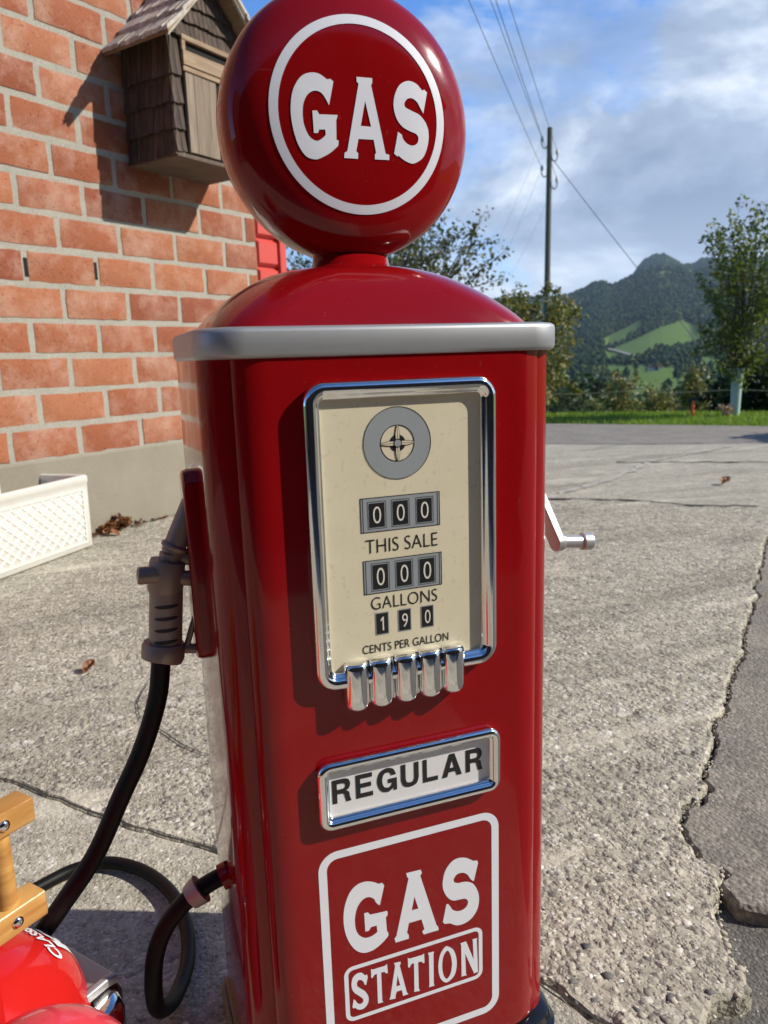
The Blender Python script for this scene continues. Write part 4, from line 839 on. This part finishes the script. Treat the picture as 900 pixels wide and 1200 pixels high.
# holster and nozzle on the left side
hp = MB(); prof = rrect(.099, .020, .018, 8, 0, 0)
hp.loft([[(-.1802+dx, .112+b*(1-i), .606+a*(1-i*.3)) for a, b in prof] for dx, i in ((.004, 0), (-.006, 0), (-.0105, .05), (-.012, .14))], True, True).build('holster', MT['red'], pump, smooth=40)
NY = .112
nz = MB().tube(smooth_path([(-.2215, NY, .524), (-.2195, NY, .545), (-.2165, NY, .575), (-.2140, NY, .603)], 5), [.0166]*14+[.0163, .0163], 24).build('nozzle', MT['nozzle'], pump, smooth=50)
sp = MB().tube([(-.2065, NY, .622), (-.2040, NY, .6275), (-.1985, NY, .640), (-.1905, NY, .657), (-.184, NY, .671), (-.176, NY, .686)], [.0112, .0112, .0108, .0104, .0100, .0096], 20).build('spout', MT['nozzle'], nz, smooth=50)
MB().tube([(-.2060, NY, .6245), (-.2050, NY, .6262), (-.2035, NY, .6290), (-.2026, NY, .6306)], [.0112, .0134, .0134, .0112], 20).build('spout_ring', MT['nozzle'], nz, smooth=50)
MB().tube([(-.2125, NY, .600), (-.2100, NY, .6105), (-.2075, NY, .6215)], [.0118, .0118, .0116], 20).build('spout_collar', MT['nozzle'], nz, smooth=50)
MB().tube([(-.2168, NY, .583), (-.2165, NY, .586), (-.2122, NY, .6120), (-.2116, NY, .6145)], [.0165, .0178, .0178, .0168], 24).build('body_sleeve', MT['nozzle'], nz, smooth=50)
MB().tube([(-.2252, NY, .5135), (-.2248, NY, .5145), (-.2232, NY, .5270), (-.2228, NY, .5300)], [.0205, .0216, .0216, .0198], 28).build('end_cap', MT['nozzle'], nz, smooth=50)
MB().tube([(-.212, NY-.004, .602), (-.2405, NY-.012, .605), (-.2418, NY-.012, .6052)], [.0088, .0088, .0076], 18).build('side_knob', MT['nozzle'], nz, smooth=50)
MB().tube([(-.205, NY-.004, .5965), (-.1905, NY-.006, .5945), (-.1900, NY-.006, .5945), (-.1898, NY-.006, .5945), (-.184, NY-.006, .593)], [.0078, .0078, .0066, .0034, .0034], 18).build('side_knob', MT['nozzle'], nz, smooth=50)
MB().tube([(-.207, NY, .6175), (-.186, NY, .613)], .0072, 16).build('holster_peg', MT['nozzle'], nz, smooth=50)
MB().tube([(-.215, NY, .5215), (-.186, NY, .5165)], .0052, 14).build('guard_bar', MT['nozzle'], nz, smooth=50)
MB().tube(smooth_path([(-.2005, NY, .521), (-.194, NY, .540), (-.1885, NY, .556), (-.1895, NY, .572), (-.1875, NY, .586)], 5), .0032, 12).build('trigger', MT['nozzle'], nz, smooth=50)
for k in range(4):
    zc = .571-.0122*k; xc = -.2168-.0022*k*.55; L_ = []
    axis = (Vector((CAM.x, CAM.y, zc))-Vector((xc, NY, zc))).normalized(); a0 = math.atan2(axis.y, axis.x)
    mb = MB(); V = []; n_ = 11
    for sg in (-1, 1):
        for i in range(n_):
            t = (i/(n_-1)-.5)*1.55; hh = .0018*math.sqrt(max(0, 1-(2*i/(n_-1)-1)**2))+.0002
            for rr_ in (.0150, .01685): V.append((xc+rr_*math.cos(a0+t), NY+rr_*math.sin(a0+t), zc+sg*hh))
    g_ = lambda s_, i, q: (s_*n_+i)*2+q
    F = []
    for i in range(n_-1): F += [(g_(0, i, 1), g_(0, i+1, 1), g_(1, i+1, 1), g_(1, i, 1)), (g_(0, i, 0), g_(0, i+1, 0), g_(0, i+1, 1), g_(0, i, 1)), (g_(1, i, 1), g_(1, i+1, 1), g_(1, i+1, 0), g_(1, i, 0))]
    mb.add(V, F).build('grip_slot', MT['slot'], nz)
# hose: hangs from the nozzle, loops over the concrete, climbs back to the pump
hz = [(-.2245, NY, .520), (-.2275, .112, .507), (-.2330, .112, .475), (-.2445, .112, .440), (-.2600, .112, .405), (-.2790, .112, .370), (-.3090, .113, .312), (-.3430, .116, .266), (-.3800, .130, .215), (-.430, .165, .150), (-.490, .260, .062), (-.520, .360, .022), (-.505, .450, .0115), (-.465, .500, .011), (-.412, .533, .011), (-.367, .552, .011), (-.315, .546, .011), (-.264, .500, .011), (-.229, .430, .011), (-.216, .352, .011), (-.222, .280, .012), (-.243, .215, .022)]
hz2 = [(-.262, .160, .060), (-.268, .125, .110), (-.2635, .115, .165), (-.250, .115, .200), (-.228, .115, .2245), (-.205, .115, .239), (-.176, .116, .248)]
MB().tube(smooth_path(hz+hz2, 8), .0099, 16).build('hose', MT['rubber'], pump, smooth=60)
cdir = (Vector((-.205, .115, .239))-Vector((-.228, .115, .2245))).normalized(); cc = Vector((-.2125, .115, .2345))
MB().tube([cc-cdir*.0095, cc-cdir*.009, cc+cdir*.006, cc+cdir*.0062], [.0128, .0135, .0168, .0125], 24).build('hose_clamp', MT['clamp'], pump, smooth=40)
MB().tube([(-.176, .116, .247), (-.185, .116, .244)], .0145, 24).build('hose_socket', MT['red'], pump, smooth=40)
# crank on the right side
ck = MB(); Pv, Hv = Vector((.238, .178, .668)), Vector((.246, .114, .580)); dv = (Hv-Pv); L0 = dv.length; dv.normalize(); sv = Vector((1, 0, 0)).cross(dv).normalized()
arm = []
for a in range(0, 360, 15):
    r_ = .0115; off = Vector((0, 0, 0)) if math.sin(R(a)) > 0 else dv*L0
    arm.append(Pv+off+sv*(r_*math.cos(R(a)))-dv*(r_*math.sin(R(a))))
ck.loft([[p+Vector((dx, 0, 0)) for p in arm] for dx in (-.0052, .0048)], True, True)
crank = ck.build('crank', MT['crank'], pump, smooth=40, bevel=.0012)
MB().tube([(.17, .178, .668), (.234, .178, .668)], .009, 20).build('axle', MT['crank'], crank, smooth=40)
MB().tube([(.2505, .114, .580), (.285, .114, .5765)], .0080, 24).build('handle', MT['crank'], crank, smooth=40)
MB().tube([(.2800, .114, .5770), (.2812, .114, .5769), (.2930, .114, .5758), (.2944, .114, .5757)], [.0088, .0108, .0108, .0094], 28).build('handle_knob', MT['crank'], crank, smooth=40)
MB().tube([(.2506, .114, .580), (.2535, .114, .5797)], .0100, 24).build('washer', MT['crank'], crank, smooth=40)
# ------------------------------------------------------------------ toy fire truck in the near left corner
FA = R(38); fx = Vector((math.cos(FA), math.sin(FA), 0)); fl = Vector((-math.sin(FA), math.cos(FA), 0)); F0 = Vector((-.348, .015, 0))
C3 = lambda u, v, z: tuple(F0+fx*u+fl*v+Vector((0, 0, z)))
tr = thing('pedal_fire_truck', 'shiny red toy fire truck with wooden ladder in the near corner', 'toy car', C3(-.3, .10, 0))
VC = .085
def hoodsec(u):
    k = min(1, max(0, (u+.09)/.161)); q = math.sqrt(max(0, 1-k**2.2)); a = .110*q; zt = .150+.134*q**.8
    return [(C3(u, VC+a*math.cos(t)*(abs(math.cos(t))**-.25 if abs(math.cos(t)) > .05 else 1), .110+(zt-.110)*max(0, math.sin(t))**.72)) for t in np.linspace(0, math.pi, 25)]
us = [-.62, -.45, -.30, -.2, -.14, -.09, -.06, -.035, -.01, .012, .030, .044, .055, .063, .0685, .0706]
MB().loft([hoodsec(u) for u in us], True, True, closed=False).build('hood', MT['carred'], tr, smooth=60)
MB().loft([[C3(-.62+du, VC+y, z) for y, z in rrect(.125-i, .07-i, .04, 6, 0, .155)] for du, i in ((.28, .02), (.10, 0), (-.25, 0), (-.33, .02), (-.36, .06))], True, True).build('rear_body', MT['carred'], tr, smooth=50)
# grey bumper shell round the nose, a chrome corner piece beside a raised rib
def bump_loop(z, o, v0=.036, v1=.175):
    P = []
    for t in np.linspace(0, 1, 25):
        v = v0+(v1-v0)*t; e = max(0, abs(v-VC)-.050)/.042; P.append(C3(.020+(.066+o)*(1-min(1, e)**2.2)**.6, v, z))
    return P
MB().loft([bump_loop(.150, -.05), bump_loop(.176, -.045), bump_loop(.181, -.030), bump_loop(.180, -.004), bump_loop(.176, .0), bump_loop(.150, .003), bump_loop(.120, .0), bump_loop(.118, -.05)], closed=False).build('bumper', MT['silver'], tr, smooth=45)
MB().loft([[C3(u, .0335+b, z_+a) for a, b in rrect(.0055, .0045, .003, 4)] for u, z_ in ((.035, .181), (.070, .181), (.081, .178), (.085, .168), (.085, .130))], True, True).build('bumper_rib', MT['silver'], tr, smooth=50)
ccn = []
for u_, v_ in ((.079, .030), (.077, .022), (.072, .012), (.063, .003), (.050, -.003), (.030, -.006), (.0, -.007)): ccn.append((u_, v_))
MB().loft([[C3(.02+(u-.02)*k, .04+(v-.04)*k, z) for u, v in ccn] for z, k in ((.172, .55), (.174, .85), (.170, .97), (.160, 1.03), (.140, 1.03), (.128, .98), (.124, .85))], closed=False).build('bumper_corner', MT['chrome'], tr, smooth=50)
def fender(v0, nm):
    L_ = []
    for t in np.linspace(-.25, math.pi+.25, 26):
        lp = []
        for s_ in np.linspace(-1, 1, 11):
            rr_ = .150-.030*s_*s_-.02*abs(s_)**6; lp.append(C3(-.064+(rr_-.035)*math.cos(t), v0+s_*.056, .088+(rr_+.044)*math.sin(t)))
        L_.append(lp)
    return MB().loft(L_, closed=False).build(nm, MT['fender_skylit'], tr, smooth=70)
fender(-.050, 'fender'); fender(.252, 'fender')
for v0 in (-.082, .252):
    ty = MB().loft([[C3(-.050+r_*math.cos(t), v0+o, .088+r_*math.sin(t)) for t in np.linspace(0, 2*math.pi, 33)[:-1]] for r_, o in ((.05, -.022), (.078, -.026), (.088, -.016), (.088, .016), (.078, .026), (.05, .022))], True, True).build('wheel', MT['rubber'], tr, smooth=40)
    MB().loft([[C3(-.050+r_*math.cos(t), v0+o, .088+r_*math.sin(t)) for t in np.linspace(0, 2*math.pi, 33)[:-1]] for r_, o in ((.05, -.027), (.045, -.030), (.02, -.034))], False, True).build('rim', MT['chrome'], ty, smooth=40)
# hood lettering: laid over the nose
def hood_z(u, v):
    k = min(1, max(0, (u+.09)/.161)); q = math.sqrt(max(0, 1-k**2.2)); a = max(1e-4, .110*q); zt = .150+.134*q**.8
    cx_ = min(1, abs(v-VC)/a); t = math.acos(min(1, cx_**(1/.75))); return .110+(zt-.110)*max(0, math.sin(t))**.72
def TH(x, z, d):      # x runs to the truck's left, z towards the cabin
    u, v = -z, x; return C3(u+d*.5, v, hood_z(u, v)+d)
def hood_text(txt, x0, x1, u0, u1, off):
    mb = MB(); src = MB(); text_mesh(txt, (x0, x1, -u0, -u1), lambda x, z, d: (x, z, d), src, off)
    bm = bmesh.new(); vs_ = [bm.verts.new(v) for v in src.v]
    for f in src.f:
        try: bm.faces.new([vs_[i] for i in f])
        except ValueError: pass
    bmesh.ops.triangulate(bm, faces=bm.faces); bmesh.ops.subdivide_edges(bm, edges=[e for e in bm.edges if e.calc_length() > .003], cuts=2, use_grid_fill=True)
    bm.verts.index_update(); mb.add([TH(v.co.x, v.co.y, .0009) for v in bm.verts], [tuple(v.index for v in f.verts) for f in bm.faces]); bm.free()
    return mb.build('lettering', MT['white_decal'], tr, smooth=80)
HT = [hood_text('CLASSIC', .040, .104, .033, .0225, .03), hood_text('KI', .056, .094, .051, .037, .05)]
# ladder rails, rungs, screws, brackets
def rail(z0, z1):
    r_ = MB().loft([[C3(u, v, z) for v, z in rrect(.0125-i, (z1-z0)/2-i, .002, 3, .0125, (z0+z1)/2)] for u, i in ((-.60, 0), (-.0015, 0), (.0, .0015))], True, True).build('ladder_rail', MT['ladder'], tr, smooth=30)
    for u in (-.029, -.20, -.37):
        c = Vector(C3(u, 0, (z0+z1)/2))
        s_ = MB().loft([[tuple(c-fl*o+fx*(q*math.cos(t))+Vector((0, 0, q*math.sin(t)))) for t in np.linspace(0, 2*math.pi, 25)[:-1]] for q, o in ((.0052, -.001), (.0052, .0006), (.0046, .0018), (.003, .0028), (.0008, .0031))], True, True).build('screw', MT['chrome'], r_, smooth=60)
        for an in (.6, .6+math.pi/2):
            d1 = fx*math.cos(an)+Vector((0, 0, math.sin(an))); d2 = -fx*math.sin(an)+Vector((0, 0, math.cos(an)))
            MB().add([tuple(c-fl*(.00335-.0012*abs(p_))+d1*(.0032*p_)+d2*(.0006*q_)) for p_ in (-1, 0, 1) for q_ in (-1, 1)], [(0, 2, 3, 1), (2, 4, 5, 3)]).build('screw_slot', MT['slot'], r_)
    return r_
rail(.326, .350); rail(.4195, .4420)
for u in (-.029, -.20, -.37):
    MB().tube([C3(u, .0125, .348), C3(u, .0125, .422)], .0088, 18).build('ladder_rung', MT['ladder'], tr, smooth=40)
for u in (-.055, -.35):
    MB().tube([C3(u, .012, .240), C3(u, .012, .327)], .0085, 16).build('ladder_bracket', MT['carred'], tr, smooth=40)
# ------------------------------------------------------------------ vegetation
def bushy(name, label, cat, az, r, zb, crown, leafmat, nl, ls, nlimb, trunk_r=.03, group=None, sprig=.25, trunk_h=None, seed=1, droop=0., barkm='bark', clump=.16):
    """crown = (az centre, z centre, radius across, radius up); leaves ride on limbs that fill the crown"""
    g_ = np.random.default_rng(seed); base = azp(az, r, zb); t_ = thing(name, label, cat, base, group)
    ca = azp(crown[0], r, crown[1]); rx, rz_ = crown[2], crown[3]; tb = MB(); LP = []
    top = Vector((ca.x, ca.y, ca.z+rz_*.35)); bz = trunk_h if trunk_h is not None else ca.z-rz_*.8
    trunk = smooth_path([base, base+(Vector((ca.x, ca.y, bz))-base)*.6+Vector((g_.normal()*.03, g_.normal()*.03, 0)), Vector((ca.x, ca.y, bz)), top], 6)
    tb.tube(trunk, [trunk_r*(1-.75*i/(len(trunk)-1)) for i in range(len(trunk))], 8)
    for i in range(nlimb):
        d = Vector(g_.normal(size=3)); d.normalize(); q = g_.uniform(.35, 1)**.6
        if g_.random() < sprig: d.z = abs(d.z)+.6; d.normalize(); q = g_.uniform(.85, 1.18)
        tip = ca+Vector((d.x*rx*q, d.y*rx*q, d.z*rz_*q)); j = trunk[int(g_.uniform(.38, .98)*(len(trunk)-1))]
        if tip.z < j.z-.4*rz_: j = trunk[int(.4*(len(trunk)-1))]
        mid = j+(tip-j)*.5+Vector((g_.normal()*rx*.06, g_.normal()*rx*.06, abs(g_.normal())*rz_*.10)); tip.z -= droop*g_.random()
        pth = smooth_path([j, mid, tip], 5); tb.tube(pth, [max(.0022, trunk_r*.26*(1-.85*k/(len(pth)-1))) for k in range(len(pth))], 4, caps=False); LP.append(pth)
    tb.build('trunk', MT[barkm], t_, smooth=60)
    li = g_.integers(0, nlimb, nl); tt = g_.uniform(.28, 1.02, nl)**.8
    LPa = np.array([[tuple(p) for p in pth] for pth in LP]); m_ = LPa.shape[1]; f_ = np.clip(tt*(m_-1), 0, m_-1.001); i0 = f_.astype(int); fr = (f_-i0)[:, None]
    P = LPa[li, i0]*(1-fr)+LPa[li, i0+1]*fr; sg = rx*clump*(.35+1.0*(1-np.clip(tt, 0, 1)))[:, None]*g_.uniform(.35, 1.3, nlimb)[li][:, None]; P = P+g_.normal(size=(nl, 3))*sg
    P[:, 2] = np.maximum(P[:, 2], zb+.02)
    a = g_.uniform(0, 6.283, nl); el = g_.normal(-.3, .6, nl); ro = g_.uniform(-1.2, 1.2, nl); L = ls*g_.uniform(.45, 1.5, nl)
    dx = np.stack([np.cos(a)*np.cos(el), np.sin(a)*np.cos(el), np.sin(el)], -1); sx_ = np.stack([-np.sin(a), np.cos(a), np.zeros(nl)], -1); nz_ = np.cross(dx, sx_); wv = sx_*np.cos(ro)[:, None]+nz_*np.sin(ro)[:, None]
    V = np.stack([P, P+dx*(L*.45)[:, None]+wv*(L*.30)[:, None], P+dx*L[:, None], P+dx*(L*.45)[:, None]-wv*(L*.30)[:, None]], 1)
    me = bpy.data.meshes.new('crown'); V = V.reshape(-1, 3)-np.array(base); me.from_pydata(V.tolist(), [], np.arange(nl*4).reshape(-1, 4).tolist()); me.materials.append(MT[leafmat]); me.update()
    o = bpy.data.objects.new('crown', me); COL.objects.link(o); o.parent = t_; return t_
bushy('apple_tree', 'loose leafed apple tree behind the red globe', 'tree', 21.0, 13, -.25, (20.8, 2.0, 2.3, 1.2), 'leaf_apple', 12000, .070, 100, .08, sprig=.30, trunk_h=.9, seed=3, clump=.11)
bushy('yellowing_tree', 'low yellow green tree below the utility pole', 'tree', 31.2, 10.9, -.06, (31.0, .83, .92, .90), 'leaf_yellow', 9500, .055, 60, .05, sprig=.22, trunk_h=.4, seed=8, clump=.13)
bushy('young_tree', 'young green tree rising from a pale tree guard', 'tree', 45.1, 10.3, -.03, (45.2, 1.36, .70, 1.04), 'leaf_green', 7600, .048, 90, .030, sprig=.42, trunk_h=.62, seed=12, clump=.12)
tgd = MB().loft([[tuple(azp(45.08, 10.3, z)+Vector((r_*math.cos(t), r_*math.sin(t), 0))) for t in np.linspace(0, 2*math.pi, 25)[:-1]] for r_, z in ((.052, -.04), (.056, .1), (.060, .3), (.068, .46), (.085, .555), (.082, .555), (.064, .45), (.055, .2))])
tag(tgd.build('tree_guard', MT['guard'], smooth=40), 'pale green plastic tube around the young tree stem', 'tree guard')
bushy('dark_shrub', 'dense dark shrub standing behind the tree guard', 'shrub', 46.6, 14, -.4, (46.7, .05, .95, .72), 'leaf_dark', 6500, .10, 40, .05, sprig=.1, trunk_h=-.3, seed=21, clump=.22)
# the row of shrubs beyond the verge
SH = [(33.6, 26, .9, 0.70, 'leaf_dark', 'dark rounded shrub just right of the pump behind the verge'), (35.0, 30, 1.2, 0.61, 'leaf_blue', 'wide blue green shrub second from the pump'), (36.6, 24, .75, 0.51, 'leaf_shrub', 'olive shrub left of the tallest yellow shrub'), (37.7, 21, .62, 0.75, 'leaf_yellow', 'tallest yellow green shrub near the middle of the verge'), (39.0, 26, .9, 0.51, 'leaf_shrub', 'broad olive shrub between yellow shrub and orange stake'), (40.3, 20, .6, 0.48, 'leaf_yellow', 'small yellowish shrub left of the orange stake'), (41.4, 24, .75, 0.59, 'leaf_blue', 'blue green shrub directly behind the orange stake'), (42.7, 18, .42, 0.64, 'leaf_yellow', 'yellow topped shrub right of the orange stake'), (43.8, 24, .85, 0.51, 'leaf_dark', 'dark shrub left of the tree guard'), (48.5, 18, .9, 0.82, 'leaf_dark', 'dark tall shrub at the right end of the verge'), (34.2, 46, 2.6, 1.49, 'leaf_blue', 'large dark tree farther back right of the pump'), (36.2, 60, 3.4, 1.61, 'leaf_dark', 'broad dark tree low in the valley below the lane'), (38.6, 52, 2.4, 0.93, 'leaf_blue', 'blue green tree in the valley below the meadow'), (41.9, 55, 2.9, 1.36, 'leaf_dark', 'dark tree in the valley behind the orange stake'), (44.2, 42, 2.2, 1.36, 'leaf_blue', 'dark leafy tree in the valley left of the guard')]
for i, (az, r, rx, rz_, lm, lab) in enumerate(SH):
    zb = float(hterr(az, r)); far = r > 40
    bushy('valley_tree' if far else 'shrub', lab, 'tree' if far else 'shrub', az, r, zb, (az, zb+rz_*(1.0 if not far else 1.15), rx, rz_), lm, 2600 if not far else 2200, .0042*r**.95 if not far else .007*r, 26, .03 if not far else .12, 'shrubs beyond the verge' if not far else 'trees in the valley', sprig=.2, trunk_h=zb+.2*rz_, seed=40+i, clump=.24)
pk = bushy('flowering_plant', 'dry pinkish flowering plant beside the tree guard', 'plant', 44.45, 10.1, -.03, (44.45, .06, .12, .07), 'pinkleaf', 260, .035, 18, .006, sprig=.5, trunk_h=.02, seed=77)
# verge furniture
sk = azp(42.42, 10.0, 0); tag(MB().box((sk.x-.016, sk.y-.016, -.05), (sk.x+.016, sk.y+.016, .17)).add([(sk.x-.016, sk.y-.016, .1702), (sk.x+.016, sk.y-.016, .1702), (sk.x+.016, sk.y+.016, .1702), (sk.x-.016, sk.y+.016, .1702), (sk.x, sk.y, .196)], [(0, 1, 4), (1, 2, 4), (2, 3, 4), (3, 0, 4)]).build('marker_stake', MT['orange'], bevel=.003), 'short orange marker stake standing in the grass', 'stake')
wf = thing('wire_fence', 'thin pale tape fence strung low above the grass verge', 'fence', azp(31, 11.2, -.05))
fpts = [azp(a, 11.2, .235+.012*math.cos((a-31)*.9)) for a in np.linspace(30.5, 52, 30)]
MB().tube(fpts, .0055, 6).build('tape', MT['fencewire'], wf)
for a in (30.5, 50.5): MB().tube([azp(a, 11.2, -.12), azp(a, 11.2, .30)], .014, 8).build('post', MT['pole'], wf)
# utility pole, insulators and wires
pp = azp(32.33, 28, -2.3); up_ = thing('utility_pole', 'tall bare wooden utility pole rising behind the yellow green tree', 'pole', pp)
PZ = .8065+28*math.tan(R(14.68))
lean = Vector((.06, -.04, 0))
MB().tube([pp, pp+Vector((0, 0, 4))+lean*.4, Vector((pp.x, pp.y, PZ))+lean], [.125, .108, .088], 16).build('shaft', MT['pole'], up_, smooth=50)
pr = Vector((math.cos(R(32.33)), -math.sin(R(32.33)), 0)); hooks = []
for sd_, dz in ((-1, -.55), (1, -.98), (-1, -1.45), (1, -1.85)):
    c = Vector((pp.x, pp.y, PZ+dz))+lean; q = MB().tube(smooth_path([c+pr*sd_*.07, c+pr*sd_*.17+Vector((0, 0, -.08)), c+pr*sd_*.25+Vector((0, 0, .02)), c+pr*sd_*.25+Vector((0, 0, .16))], 4), .018, 8).build('hook', MT['wire'], up_)
    e_ = c+pr*sd_*.25+Vector((0, 0, .16)); MB().tube([e_-Vector((0, 0, .02)), e_+Vector((0, 0, .05)), e_+Vector((0, 0, .14))], [.05, .058, .03], 10).build('insulator', MT['digit'], up_, smooth=50); hooks.append(e_+Vector((0, 0, .06)))
def wire(a, b, sag, rad, lab, grp=None, m='wire'):
    P = [a+(b-a)*t+Vector((0, 0, -sag*4*t*(1-t))) for t in np.linspace(0, 1, 40)]; o = MB().tube(P, rad, 6).build('power_line', MT[m]); return tag(o, lab, 'wire', grp)
for hk, (az, lab) in zip((0, 2, 1, 3), ((28.75, 'second overhead wire from the left above the pole'), (27.44, 'leftmost overhead wire running up from the pole'), (29.86, 'rightmost overhead wire running up from the pole'), (29.12, 'third overhead wire from the left above the pole'))):
    a = hooks[hk]; z = a.z+.15; hd = (z-.8065)/math.tan(R(22.1)); q = azp(az, hd, z); b = a+(q-a)*3.2; b.z = a.z+.5
    wire(a, b, .25, .007, lab, 'overhead wires')
for k, (az, el) in enumerate(((27.2, 5.0), (28.0, 4.6), (28.9, 4.4))):
    wire(hooks[(0, 2, 3)[k]], azp(az, 85, .8+85*math.tan(R(el))), .6, .0045, ('faint wire dropping away to the far left of the pole', 'faint middle wire dropping away left of the pole', 'faint wire dropping away nearest the pole at its left')[k], 'overhead wires', 'wire_pale')
gz_ = azp(47.4, 24, float(hterr(47.4, 24))); wire(Vector((pp.x, pp.y, PZ-.85))+lean, gz_, .1, .011, 'slanting guy wire running from the pole down to the right')
# a leafy tree just outside the frame at right, whose shadow falls on the road
sb = Vector((8.3, 3.3, 0)); az_ = math.degrees(math.atan2(sb.x-CAM.x, sb.y-CAM.y)); r_ = math.hypot(sb.x-CAM.x, sb.y-CAM.y)
bushy('roadside_tree', 'leafy roadside tree just beyond the right edge of the frame', 'tree', az_, r_, -.03, (az_, 1.95, .55, .28), 'leaf_green', 6000, .08, 40, .03, sprig=.0, trunk_h=1.6, seed=91, clump=.22)

# barn-shaped blocker added behind the camera to darken reflections and cut sky fill
bn = thing('barn_blocker', 'added unseen barn-shaped blocker behind the viewpoint that darkens reflections', 'light blocker', (-3.2, -7.2, 0))
MB().box((-9.0, -11, -.03), (7.0, -5.2, 4.6)).build('wall', MT['shingle_dark'], bn)
MB().add([(x, y, z) for x in (-9.6, 7.6) for y, z in ((-4.4, 4.3), (-11.8, 4.3), (-8.1, 7.2))], [(0, 2, 5, 3), (1, 4, 5, 2), (0, 1, 2), (3, 5, 4), (0, 3, 4, 1)]).build('roof', MT['shingle_dark'], bn)

MB().box((-11, -5.2, -.03), (-6.6, -1.4, 4.6)).build('blocker_wing', MT['shingle_dark'], bn)  # extra block added to darken reflections on the left side
